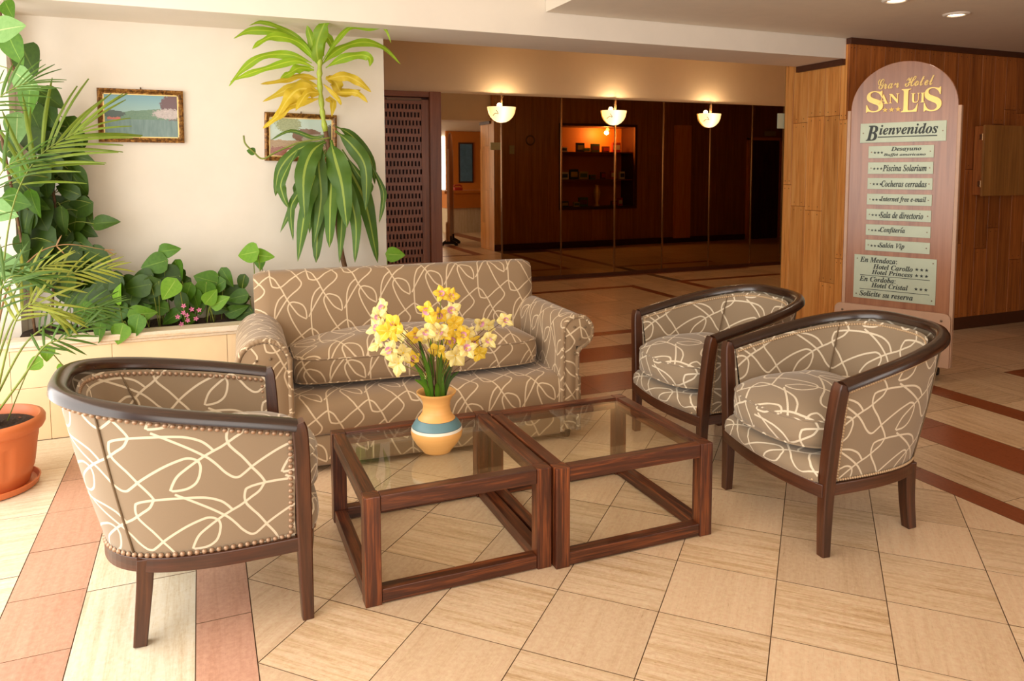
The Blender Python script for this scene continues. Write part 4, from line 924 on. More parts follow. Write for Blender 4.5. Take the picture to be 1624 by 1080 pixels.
for s in (-1, 1):
    foot = [(-.17, 0), (-.12, 0), (-.10, .03), (.10, .03), (.12, 0), (.17, 0), (.175, .04), (.11, .09), (.05, .12), (.045, .20), (-.045, .20), (-.05, .12), (-.11, .09), (-.175, .04)]
    m = MB(); n = len(foot); x = s*.24; m.v = [(x-.03, a, z) for a, z in foot]+[(x+.03, a, z) for a, z in foot]
    m.face(tuple(reversed(range(n))), [(0, 0)]*n); m.face(tuple(n+i for i in range(n)), [(0, 0)]*n)
    for i in range(n): j = (i+1) % n; m.face((i, j, n+j, n+i), [(0, 0)]*4)
    bpart(m, 'foot', M['black'], bevel=.004)
m = MB(); m.box(-.33, .33, .0, .03, .10, .16); bpart(m, 'cross_bar', M['black'])

_fc = {}
def textmesh(body, size_box, name, mat, parent, depth=.0006, center=False, y=-.02, shear=0., ext=None, off=0.):
    """lettering fitted into (x0,x1,z0,z1), standing proud by depth"""
    x0, x1, z0, z1 = size_box
    cu = bpy.data.curves.new('lettering', 'FONT'); cu.body = body; cu.resolution_u = 3; cu.shear = shear; cu.offset = off
    ob = bpy.data.objects.new('lettering', cu); COL.objects.link(ob); bpy.context.view_layer.update()
    me = bpy.data.meshes.new_from_object(ob.evaluated_get(bpy.context.evaluated_depsgraph_get()))
    bpy.data.objects.remove(ob)
    xs = [v.co.x for v in me.vertices]; ys = [v.co.y for v in me.vertices]
    a, b, c, d = min(xs), max(xs), min(ys), max(ys)
    if ext: c, d = ext
    bm = bmesh.new(); bm.from_mesh(me)
    if depth > .002:
        r = bmesh.ops.extrude_face_region(bm, geom=bm.faces[:]); 
        for v in [g for g in r['geom'] if isinstance(g, bmesh.types.BMVert)]: v.co.z += 1
    for v in bm.verts:
        v.co = Vector((x0+(v.co.x-a)/(b-a)*(x1-x0), y-(depth if v.co.z > .5 else 0)-(0 if depth > .002 else depth), z0+(v.co.y-c)/(d-c)*(z1-z0)))
    bmesh.ops.recalc_face_normals(bm, faces=bm.faces[:])
    bm.to_mesh(me); bm.free(); me.materials.clear(); me.materials.append(mat)
    o = bpy.data.objects.new(name, me); COL.objects.link(o); o.parent = parent; return o
def bi(s):   # bold italic serif glyphs
    out = ''
    for ch in s:
        if 'A' <= ch <= 'Z': out += chr(0x1D468+ord(ch)-65)
        elif 'a' <= ch <= 'z': out += chr(0x1D482+ord(ch)-97)
        else: out += ch
    return out
def bs(s): return ''.join(chr(0x1D400+ord(c)-65) if 'A' <= c <= 'Z' else c for c in s)
def scr(s): return ''.join(chr(0x1D4D0+ord(c)-65) if 'A' <= c <= 'Z' else (chr(0x1D4EA+ord(c)-97) if 'a' <= c <= 'z' else c) for c in s)
d0 = .03
gy = -.013
def star(x, z, r, mat, parent, y=-.02, dep=.0006):
    m = MB(); P = [(x+(r if i % 2 == 0 else r*.42)*sin(pi*i/5), z+(r if i % 2 == 0 else r*.42)*cos(pi*i/5)) for i in range(10)]
    m.v = [(a, y-dep, b) for a, b in P]+[(x, y-dep*1.5, z)]
    for i in range(10): m.face((10, (i+1) % 10, i), [(0, 0)]*3)
    m.v = m.v; return m.build('star', mat, parent)
o_ = d0  # plates were measured from the middle of the lower lettering
textmesh(scr('Gran'), (-.172, -.028, 2.090, 2.165), 'gilt_lettering', M['gilt'], bd, .0008, y=gy-.003, off=.012)
textmesh(scr('Hotel'), (.01, .20, 2.095, 2.168), 'gilt_lettering', M['gilt'], bd, .0008, y=gy-.003, off=.012)
for ch, bx in (('S', (-.247, -.130, 1.925, 2.080)), ('A', (-.162, -.095, 1.983, 2.052)), ('N', (-.092, -.022, 1.983, 2.052)), ('L', (-.008, .102, 1.915, 2.080)), ('U', (.055, .112, 1.978, 2.046)), ('I', (.116, .146, 1.978, 2.046)), ('S', (.140, .252, 1.912, 2.080))):
    textmesh(bs(ch), bx, 'gilt_letter', M['gold'], bd, .008, y=gy)
for i in range(3): star(-.116+i*.044, 1.938, .021, M['gilt'], bd, y=gy, dep=.004)
def pl_(x0, x1, z0, z1, screws=True):
    p = plate([(x0, z0), (x1, z0), (x1, z1), (x0, z1)], -.018, -.0125, 'metal_plate', M['plate'], bevel=.001)
    zs = [(z0+z1)/2] if z1-z0 < .2 else [z0+.03, z1-.03]
    m = MB()
    for x in (x0+.022, x1-.022):
        for z in zs: m.v += []; n = len(m.v); k = 8; m.v += [(x+.005*cos(2*pi*i/k), -.0195, z+.005*sin(2*pi*i/k)) for i in range(k)]; m.face(tuple(range(n, n+k)), [(0, 0)]*k)
    m.build('screw', M['metal'], p); return p
def w(p, s, x0, x1, z0, z1, **k): textmesh(bi(s), (x0+d0, x1+d0, z0, z1), 'lettering', M['ink'], p, y=-.0185, off=.012, **k)
def stars(p, x, z, r=.011, st=.024):
    for i in range(3): star(x+d0+i*st, z, r, M['ink'], p, y=-.0185)
def line(p, x0, x1, z, h=.004):
    m = MB(); m.quad((x0+d0, -.0191, z), (x1+d0, -.0191, z), (x1+d0, -.0191, z+h), (x0+d0, -.0191, z+h)); m.build('rule', M['ink'], p)
p = pl_(-.313+d0, .259+d0, 1.702, 1.845)
w(p, 'B', -.272, -.187, 1.716, 1.828); w(p, 'ienvenidos', -.180, .206, 1.757, 1.832); line(p, -.190, .203, 1.738, .007)
rows = [(1.587, 1.676, None), (1.471, 1.557, 'Piscina Solarium'), (1.358, 1.441, 'Cocheras cerradas'), (1.243, 1.324, 'Internet free e-mail'), (1.128, 1.211, 'Sala de directorio'), (1.014, 1.096, 'Confitería'), (.899, .981, 'Salón Vip')]
rx = [0, (-.147, .145), (-.152, .150), (-.155, .150), (-.155, .135), (-.150, .02), (-.155, .02)]
def txt(p, s, x0, x1, z0, z1):
    """accents are set as separate slanted marks over the vowel"""
    base = s.replace('í', 'i').replace('ó', 'o'); w(p, base, x0, x1, z0, z1)
    for i, ch in enumerate(s):
        if ch in 'íó':
            x = x0+d0+(x1-x0)*(i+.62)/len(s); zz = z1+(-.006 if ch == 'í' else .0-.012); h = .012; m = MB()
            m.quad((x, -.0191, zz), (x+.004, -.0191, zz), (x+.011, -.0191, zz+h), (x+.006, -.0191, zz+h)); m.build('accent', M['ink'], p)
for (z0, z1, s), r_ in zip(rows, rx):
    p = pl_(-.250+d0, .186+d0, z0, z1); zc = (z0+z1)/2
    stars(p, -.205, zc-.004)
    if s is None:
        w(p, 'Desayuno', -.095, .105, 1.631, 1.668); w(p, 'Buffet americano', -.145, .135, 1.597, 1.622)
    else: txt(p, s, r_[0], r_[1], zc-.024, zc+.024)
p = pl_(-.325+d0, .234+d0, .535, .864)
txt(p, 'En Mendoza:', -.283, -.025, .805, .850)
w(p, 'Hotel Carollo', -.190, .082, .762, .800); stars(p, .108, .782, .014, .032)
w(p, 'Hotel Princess', -.198, .082, .722, .757); stars(p, .108, .738, .014, .032)
line(p, -.280, .196, .709); txt(p, 'En Córdoba:', -.283, -.030, .664, .704)
w(p, 'Hotel Cristal', -.198, .055, .622, .660); stars(p, .108, .640, .014, .032)
line(p, -.280, .196, .604); w(p, 'Solicite su reserva', -.280, .090, .552, .594)

# hinged hatch on the plank wall
h = empty('wall_cabinet', (6.95, 4.76, 1.58)); tag(h, 'small brown wooden hatch box with two hinges on the plank wall', 'cabinet')
m = MB(); m.box(6.64, 7.28, 4.665, 4.757, 1.265, 1.90, axis=2); wbuild(m, 'body', M['plank_dim'], h, bevel=.003)
for i in range(4):
    m = MB(); m.box(6.62+i*.167+.0008, 6.62+(i+1)*.167-.0008, 4.645, 4.663, 1.258, 1.908, axis=2); wbuild(m, 'door_board', M['panel'], h, bevel=.001)
for z in (1.37, 1.80):
    m = MB(); m.tube([(6.626, 4.668, z-.03), (6.626, 4.668, z+.03)], .006, 8); m.box(6.63, 6.64, 4.664, 4.70, z-.025, z+.025); wbuild(m, 'hinge', M['chrome'], h)

# ------------------------------------------------------------------ ceiling spot lights
M['lamp'] = plain('lamp_glow', C(255, 240, 210), .5, emis=C(255, 226, 180), estr=9)
for i, (x, y) in enumerate(((5.0, 3.76), (4.22, 3.60))):
    d = empty('ceiling_spot', (x, y, 2.604)); tag(d, ['round recessed ceiling spot above the plank wall, whole in view', 'ceiling spot cut off by the top edge of the picture'][i], 'ceiling light', 'recessed ceiling spots')
    m = MB(); m.lathe([(.052, -.002), (.058, -.012), (.082, -.010), (.088, 0)], 32); m.build('trim_ring', M['white'], d, smooth=True)
    m = MB(); m.lathe([(.0001, -.005), (.053, -.005)], 24); m.build('lens', M['lamp'], d)
    L = bpy.data.lights.new('spot_light', 'SPOT'); L.energy = 14; L.spot_size = radians(110); L.spot_blend = .6; L.color = (1, .82, .6); L.shadow_soft_size = .05
    lo = bpy.data.objects.new('spot_light', L); COL.objects.link(lo); lo.location = (x, y, 2.58)

# ------------------------------------------------------------------ half bowl wall lamps on the mirrors
t = NT('lit_bowl_glass'); lw = t.n('ShaderNodeTexCoord').outputs['Object']; sp = t.n('ShaderNodeSeparateXYZ'); t.l(lw, sp.inputs[0])
g = t.ramp(t.math('ABSOLUTE', t.math('ADD', sp.outputs[0], .02)), [(0., C(255, 244, 214)), (.09, C(255, 226, 160)), (.20, C(232, 170, 96))])
M['bowl'] = t.set(Base_Color=C(250, 236, 210), Roughness=.3, Emission_Color=g, Emission_Strength=1.5, Transmission_Weight=.0)
for i, x in enumerate((3.715, 5.42, 7.06)):
    s = empty('wall_lamp', (x, 9.222, 2.345)); tag(s, ['half-bowl glass wall lamp on the mirrors, nearest the lattice door', 'half-bowl glass wall lamp on the mirrors, middle of the three', 'half-bowl glass wall lamp on the mirrors, nearest the plank pillar'][i], 'wall lamp', 'half-bowl wall lamps')
    R_ = .195
    prof = [(.0001, -.205), (R_*.3, -.198), (R_*.55, -.172), (R_*.78, -.13), (R_*.92, -.08), (R_, -.01), (R_, 0), (R_*.97, 0), (R_*.9, -.075), (R_*.74, -.125), (R_*.5, -.165), (.0001, -.195)]
    m = MB(); m.lathe(prof, 28, a0=pi, a1=2*pi, sy=.62); m.build('bowl', M['bowl'], s, smooth=True)
    m = MB(); m.tube(smoothpath([(-.15, -.06, -.12), (-.13, -.10, -.09), (-.10, -.125, -.10), (-.12, -.10, -.05)], 4), .004, 6); m.tube([(0, -.008, 0), (.0, -.012, .12), (.03, -.012, .15)], .003, 5); m.build('bracket', M['chrome'], s)
    L = bpy.data.lights.new('lamp_bulb', 'POINT'); L.energy = 12; L.color = (1, .74, .44); L.shadow_soft_size = .03
    lo = bpy.data.objects.new('lamp_bulb', L); COL.objects.link(lo); lo.location = (x, 9.222-.07, 2.375)

# ------------------------------------------------------------------ pictures
def picmat(kind):
    t = NT('printed_'+kind); uv = t.coord('UV'); sp = t.n('ShaderNodeSeparateXYZ'); t.l(uv, sp.inputs[0]); x, y = sp.outputs[0], sp.outputs[1]
    nz = t.noise(t.mapping(uv, (9, 7, 1)), 1., 5, .6); nb = t.noise(t.mapping(uv, (30, 30, 1)), 1., 4, .7)
    def blob(cx, cy, rx, ry, k=.25):
        dx = t.math('DIVIDE', t.math('SUBTRACT', x, cx), rx); dy = t.math('DIVIDE', t.math('SUBTRACT', y, cy), ry)
        d = t.math('ADD', t.math('MULTIPLY', dx, dx), t.math('MULTIPLY', dy, dy))
        return t.math('LESS_THAN', t.math('ADD', d, t.math('MULTIPLY', t.math('SUBTRACT', nb, .5), 2.2*k*4)), 1.)
    if kind == 'lake':
        c = t.ramp(y, [(.40, C(98, 132, 122)), (.47, C(92, 128, 112)), (.6, C(146, 178, 172)), (1, C(112, 156, 170))])
        wav = t.noise(t.mapping(uv, (22, 3, 1)), 1., 3); c2 = t.mix(wav, C(76, 104, 100), C(130, 154, 148)); c = t.mix(t.math('LESS_THAN', y, .42), c, c2)
        hill = t.math('LESS_THAN', y, t.math('ADD', t.math('MULTIPLY', x, .16), t.math('MULTIPLY_ADD', nz, .1, .50))); up_ = t.math('GREATER_THAN', y, .42)
        c = t.mix(t.math('MULTIPLY', hill, up_), c, t.mix(nb, C(70, 104, 84), C(120, 150, 120)))
        c = t.mix(blob(.92, .72, .17, .3), c, C(104, 74, 76)); c = t.mix(blob(.86, .56, .2, .12, .4), c, t.mix(nb, C(120, 110, 100), C(232, 216, 214)))
        c = t.mix(t.math('MULTIPLY', t.math('MULTIPLY', t.math('LESS_THAN', x, .22), t.math('GREATER_THAN', x, .05)), t.math('MULTIPLY', t.math('LESS_THAN', y, .475), t.math('GREATER_THAN', y, .41))), c, C(190, 104, 88))
        c = t.mix(blob(.12, .54, .16, .08), c, C(70, 84, 76))
    else:
        c = t.ramp(y, [(.42, C(196, 206, 196)), (1, C(190, 212, 200))])
        c = t.mix(t.math('LESS_THAN', y, t.math('MULTIPLY_ADD', nz, .12, .36)), c, t.mix(nb, C(122, 84, 56), C(206, 176, 130)))
        c = t.mix(blob(.3, .82, .2, .2, .3), c, t.mix(nb, C(110, 120, 76), C(188, 192, 140)))
        c = t.mix(blob(.6, .55, .24, .18, .12), c, C(128, 92, 68)); c = t.mix(blob(.75, .46, .24, .14, .1), c, t.mix(nb, C(90, 70, 56), C(210, 196, 170)))
        c = t.mix(blob(.2, .14, .22, .12, .4), c, t.mix(nb, C(96, 52, 44), C(190, 120, 100))); c = t.mix(blob(.33, .12, .06, .07, .05), c, C(230, 214, 196))
        c = t.mix(blob(.95, .55, .10, .3, .3), c, C(84, 76, 48))
    return t.set(Base_Color=c, Roughness=.25)
t = NT('antique_gilt_frame'); nz = t.noise(t.coord('Object'), 42, 5, .75, .5)
M['frame'] = t.set(Base_Color=t.ramp(nz, [(.38, C(74, 46, 20)), (.5, C(132, 86, 38)), (.66, C(206, 152, 76))]), Metallic=.35, Roughness=.35)
def picture(x0, x1, z0, z1, kind, label, tilt):
    c = Vector(((x0+x1)/2, 5.298, (z0+z1)/2)); r = empty('framed_picture', c); r.rotation_euler = (0, tilt, 0); tag(r, label, 'picture', 'framed pictures over the planter')
    W_, H_ = (x1-x0)/2, (z1-z0)/2; f = .030
    for a, b in (((-W_, -H_), (W_, -H_)), ((W_, -H_), (W_, H_)), ((W_, H_), (-W_, H_)), ((-W_, H_), (-W_, -H_))):
        A, B = Vector((a[0], 0, a[1])), Vector((b[0], 0, b[1])); d = (B-A).normalized(); nn = Vector((-d.z, 0, d.x))
        m = MB(); pr = [(0, 0), (0, -.022), (.012, -.028), (.024, -.018), (f, -.016), (f, 0)]
        for q in range(len(pr)):
            u0, u1 = pr[q], pr[(q+1) % len(pr)]
            P = [A+nn*u0[0]+d*u0[0], B+nn*u0[0]-d*u0[0], B+nn*u1[0]-d*u1[0], A+nn*u1[0]+d*u1[0]]; ys = (u0[1], u0[1], u1[1], u1[1])
            m.quad(*[(p.x, y, p.z) for p, y in zip(P, ys)])
        m.build('frame_side', M['frame'], r)
    m = MB(); e = f-.001; m.quad((-W_+e, -.010, -H_+e), (W_-e, -.010, -H_+e), (W_-e, -.010, H_-e), (-W_+e, -.010, H_-e)); m.build('print', picmat(kind), r)
    i0, i1 = f-.001, f+.006; m = MB()
    for a in ((-W_+i0, W_-i0, -H_+i0, -H_+i1), (-W_+i0, W_-i0, H_-i1, H_-i0), (-W_+i0, -W_+i1, -H_+i0, H_-i0), (W_-i1, W_-i0, -H_+i0, H_-i0)): m.box(a[0], a[1], -.014, -.0105, a[2], a[3])
    m.build('gold_slip', plain('gold_slip', C(226, 196, 128), .35, .4), r)
    m = MB(); m.tube([(0, -.004, H_-.005), (0, -.012, H_+.014)], .004, 6); m.build('hook', M['metal'], r)
picture(-.570, -.083, 1.688, 2.020, 'lake', 'gilt-framed picture of a lake with a blossoming tree, left on the back wall', radians(.2))
picture(.410, .888, 1.570, 1.895, 'cottage', 'gilt-framed picture of a cottage and garden, behind the tall dracaena', radians(1.2))

# ------------------------------------------------------------------ leaves
def heart(name, mat, L=1., Wd=.80, tipf=.16, droop=.10, fold=.09, seed=0):
    """pothos leaf, stalk at origin, tip along +y, face +z"""
    m = MB(); nv, nu = 11, 7
    def f(i, j):
        v = j/(nv-1); s = -1+2*i/(nu-1)
        w = .5*Wd*L*(sin(pi*min(1, v**.62)))**.75*(1-.25*v) if 0 < v < 1 else .002
        lobe = -.09*L*(abs(s)**1.2)*max(0, 1-v*4)*1.
        return (s*w, (v*L)+lobe-(0 if v > .1 else 0), fold*L*abs(s)*sin(pi*min(v, 1))*.6-droop*L*v*v*1.6)
    m.grid(f, nu, nv); return m.mesh(name, mat, True)
def frame_m(P, d, n, s, sx=1.):
    d = d.normalized(); n = (n-d*n.dot(d)).normalized(); x = d.cross(n)
    return Matrix(((x.x*s*sx, d.x*s, n.x*s, P.x), (x.y*s*sx, d.y*s, n.y*s, P.y), (x.z*s*sx, d.z*s, n.z*s, P.z), (0, 0, 0, 1)))
Rv, Uv, Fv = Vector((cos(YAW), -sin(YAW), 0)), Vector((0, 0, 1)), Vector((sin(YAW), cos(YAW), 0))
LM = {k: heart('pothos_leaf', M['lf'+k], Wd=.98, droop=.06, fold=.05) for k in 'DMBL'}
LM2 = {k: heart('pothos_leaf', M['lf'+k], Wd=.78, droop=.12, fold=.10) for k in 'DMBL'}
rnd = random.Random(11)
def hleaf(parent, x, y, z, s, ang, k, name='leaf', yaw_only=True):
    a = radians(ang); d = Rv*cos(a)-Uv*sin(a)+Fv*rnd.uniform(-.35, .15); n = -Fv+Uv*rnd.uniform(.0, .5)+Rv*rnd.uniform(-.5, .5)
    P = Vector((x, y, z))-d.normalized()*s*.5
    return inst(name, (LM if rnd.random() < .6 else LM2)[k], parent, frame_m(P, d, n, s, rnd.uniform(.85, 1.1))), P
cp = empty('climbing_pothos', (-.9, 5.1, .56)); tag(cp, 'tall climbing pothos with heart-shaped leaves in the left corner of the planter', 'plant')
trunk = MB(); vines = []
for k, pts in enumerate(([(-.85, 5.12, .55), (-.83, 5.15, 1.0), (-.88, 5.16, 1.5), (-.95, 5.1, 2.0), (-1.0, 5.0, 2.42)], [(-.72, 5.14, .55), (-.74, 5.12, .9), (-.80, 5.14, 1.3), (-.82, 5.14, 1.75), (-.9, 5.08, 2.1)], [(-.92, 5.05, .55), (-.95, 4.98, 1.1), (-.98, 4.85, 1.6), (-1.02, 4.7, 2.1), (-1.06, 4.6, 2.4)])):
    P = smoothpath(pts, 6); vines += P; m = MB(); m.tube(P, .008, 6); wbuild(m, 'stem', M['stemb'], cp, smooth=True)
st = MB()
for x, y, z, s, a, k in PL['climb']:
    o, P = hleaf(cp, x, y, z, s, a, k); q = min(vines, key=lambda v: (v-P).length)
    mid = (P+q)/2+Vector((0, -.02, .03)); st.tube(smoothpath([q, mid, P], 3), .0025, 4)
tag(wbuild(st, 'leaf_stalk', M['stem'], cp, smooth=True), kind='stuff')
gp = empty('pothos', (.0, 5.0, .56)); tag(gp, 'low trailing pothos filling the planter and hanging over its edge', 'plant')
st = MB()
for x, y, z, s, a, k in PL['ground']:
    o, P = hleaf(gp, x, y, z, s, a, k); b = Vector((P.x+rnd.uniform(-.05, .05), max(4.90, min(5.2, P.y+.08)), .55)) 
    st.tube(smoothpath([b, Vector(((b.x+P.x)/2, (b.y+P.y)/2-.02, max(P.z, .6)*.6+.26)), P], 3), .003, 4)
tag(wbuild(st, 'leaf_stalk', M['stem'], gp, smooth=True), kind='stuff')
# pink flower head
pf = empty('pink_flower', (-.10, 4.88, .64)); tag(pf, 'small pink flower head among the planter leaves', 'flower')
for k in range(9):
    a = k*2.4; r_ = .026*sqrt(k); c = Vector((r_*cos(a), -.012*(3-r_*60*.5), r_*sin(a)*.9)); m = MB()
    for j in range(5):
        b = 2*pi*j/5+k; p = [(0, 0, 0), (.010*cos(b-.5), -.004, .010*sin(b-.5)), (.017*cos(b), -.002, .017*sin(b)), (.010*cos(b+.5), -.004, .010*sin(b+.5))]
        m.quad(*[tuple(c+Vector(q)) for q in p])
    m.build('floret', M['pink'], pf)
m = MB(); m.tube([(0, 0, 0), (.01, .03, -.05), (.0, .05, -.08)], .003, 5); m.build('stem', M['stem'], pf)

# strap leaves along a path
def strap(pts, w, mat, face=None, nu=5, n=5, taper=.7, fold=.18, wob=.0, name='leaf', base_w=.25, late=0.):
    P = smoothpath(pts, n); N = len(P); m = MB(); V = []
    F = face or (-Fv+Uv*.25)
    ph = rnd.uniform(0, 6)
    for i, p in enumerate(P):
        t = (P[min(i+1, N-1)]-P[max(i-1, 0)]).normalized(); x = t.cross(F)
        if x.length < .25: x = t.cross(Rv)
        x.normalize(); nn = x.cross(t); v = i/(N-1); v0 = v; v = max(0, (v-late)/(1-late)); fb = 1. if v > 0 else 1.
        ww = w*.5*max(.02, (base_w+(1-base_w)*sin(pi*min(1, v*1.15)**.8)) if v < .55 else (1-((v-.55)/.45)**1.7*.98)*(base_w+(1-base_w)*sin(pi*min(1, .55*1.15)**.8)))
        V.append((p, x, nn, ww, v))
    def f(i, j):
        p, x, nn, ww, v = V[j]; s = -1+2*i/(nu-1)
        return p+x*(s*ww)+nn*(-fold*ww*abs(s)+wob*ww*sin(ph+v*16)*s*abs(s))
    m.grid(f, nu, N); return m
dr = empty('dracaena', (.93, 4.96, .56)); tag(dr, 'tall dracaena with lime and yellow top leaves and drooping striped leaves', 'plant')
m = MB(); sp_ = [Vector((.95, 4.99, .55))]+[Vector(p) for p in PL['stem']]; P = smoothpath(sp_, 4); n = len(P)
cut = int(n*.58)
m.tube(P[:cut+1], [.017-.004*i/n for i in range(cut+1)], 10); wbuild(m, 'trunk', M['stemb'], dr, smooth=True)
m = MB(); m.tube(P[cut:], [.016+.004*sin(i*2.2) for i in range(n-cut)], 10); wbuild(m, 'crown_stem', plain('yellow_green_stem', C(160, 176, 60), .5, noise=.15, sc=30), dr, smooth=True)
for c, pts, w_ in PL['drac']:
    m = strap(pts, w_*1.08, None, wob=.5 if c != 'g' else .3, fold=.2, base_w=.16, late=.14 if c == 'g' else .06); wbuild(m, 'leaf', M['dr_'+c], dr, smooth=True)
tg = [Vector(p) for p in PL['twig']]
m = MB(); m.tube(smoothpath(tg, 5), .006, 6); wbuild(m, 'aerial_shoot', M['stem'], dr, smooth=True)
inst('leaf', LM['M'], dr, frame_m(tg[4]+Vector((.01, 0, .0)), -Rv*.9+Uv*.15, -Fv+Uv*.2, .055))

# ------------------------------------------------------------------ palm in its terracotta pot
pc = Vector((-.985, 4.13, 0))
pot = empty('plant_pot', pc); tag(pot, 'ribbed terracotta pot on a saucer by the window, holding the palm', 'plant pot')
m = MB(); m.lathe([(.0001, 0), (.185, 0), (.212, .006), (.222, .034), (.215, .036), (.205, .016), (.0001, .014)], 48); m.build('saucer', M['terra'], pot, smooth=radians(40))
m = MB(); K = 96
prof = [(.0001, .016, 0), (.172, .016, 0), (.180, .03, 0), (.190, .07, 0), (.202, .10, 1), (.212, .17, 1), (.219, .225, 1), (.221, .235, 0), (.224, .270, 0), (.226, .275, 0), (.244, .283, 0), (.253, .300, 0), (.254, .325, 0), (.247, .338, 0), (.232, .342, 0), (.224, .335, 0), (.218, .29, 0), (.0001, .285, 0)]
m.grid(lambda i, j: ((prof[j][0]-(.007*max(0, sin(i*2*pi/K*12))*prof[j][2] if (i//8) % 2 == 0 else 0))*cos(2*pi*i/K), (prof[j][0]-(.007*max(0, sin(i*2*pi/K*12))*prof[j][2] if (i//8) % 2 == 0 else 0))*sin(2*pi*i/K), prof[j][1]), K, len(prof), cu=True)
m.build('pot', M['terra'], pot, smooth=radians(50))
m = MB(); m.grid(lambda i, j: (.215*(j/6)*cos(2*pi*i/30), .215*(j/6)*sin(2*pi*i/30), .297+.012*sin(i*1.9+j*2)*(j < 6)), 30, 7, cu=True); m.build('soil', M['soil'], pot, smooth=True)
pm = empty('potted_palm', pc+Vector((0, 0, .3))); tag(pm, 'areca palm with arching fronds growing in the terracotta pot', 'plant')
for k in range(5):
    a = k*1.3; m = MB(); b = pc+Vector((.03*cos(a), .03*sin(a), .29)); m.tube([b, b+Vector((.01*cos(a), .01*sin(a), .08)), b+Vector((.03*cos(a), .03*sin(a), .2))], [.016, .013, .008], 8); wbuild(m, 'cane', M['stemb'], pm, smooth=True)
def blade(mat):
    m = MB(); N = 7
    def f(i, j):
        v = j/(N-1); s = -1+i; w_ = .045*(.35+.65*sin(pi*min(1, v*.9+.1)))*(1 if v < .98 else .05); return (s*w_, v, -.22*v*v-.02*abs(s)+.03*v)
    m.grid(f, 3, N); return m.mesh('leaflet', mat, True)
BL = {k: blade(M['pa_'+k]) for k in 'pygb'}
for pts, ln, c, n in PL['palm']:
    pts = [Vector(p) for p in pts]; pts[0] = pc+Vector((rnd.uniform(-.02, .03), rnd.uniform(-.03, .03), .30))
    P = smoothpath(pts, 10); N = len(P); m = MB(); m.tube(P, [.006*(1-.75*i/N) for i in range(N)], 6); fr = wbuild(m, 'frond', M['stem'] if c != 'b' else M['pa_b'], pm, smooth=True)
    for i in range(n):
        v0 = {'p': .62, 'b': .7}.get(c, .45); v = v0+(1-v0)*i/(n-1); q = P[min(N-1, int(v*(N-1)))]; t = (P[min(N-1, int(v*(N-1))+1)]-P[max(0, int(v*(N-1))-1)]).normalized()
        side = t.cross(-Fv+Uv*.2).normalized()
        for s in (-1, 1):
            sp2 = .9-.65*(i/(n-1)); d = (t*(.55+.5*i/(n-1))+side*(s*sp2)+Fv*rnd.uniform(-.25, .15)+Uv*rnd.uniform(-.05, .1)).normalized()
            L_ = ln*(.75+.35*sin(pi*(i+.5)/n))*rnd.uniform(.85, 1.12)
            nn = Uv*.7-Fv*.6+Rv*rnd.uniform(-.3, .3)
            inst('leaflet', BL[c], fr, frame_m(q, d, nn, L_, 1.15*(.14/max(L_, .08))**.6))
# a few young pothos shoots beside the pot
ps = empty('pothos_shoot', (-.80, 4.3, .35)); tag(ps, 'thin pothos shoot with small leaves trailing beside the terracotta pot', 'plant')
shp = smoothpath([(-.90, 4.2, .30), (-.80, 4.22, .55), (-.73, 4.25, .62), (-.66, 4.28, .52), (-.60, 4.3, .50)], 5)
m = MB(); m.tube(shp, .003, 5); wbuild(m, 'stem', M['stem'], ps, smooth=True)
for i, (a, s) in enumerate(((150, .085), (95, .08), (10, .05), (-40, .05))):
    p = shp[6+i*4]; hleaf(ps, p.x, p.y, p.z-.02, s, a, 'B')

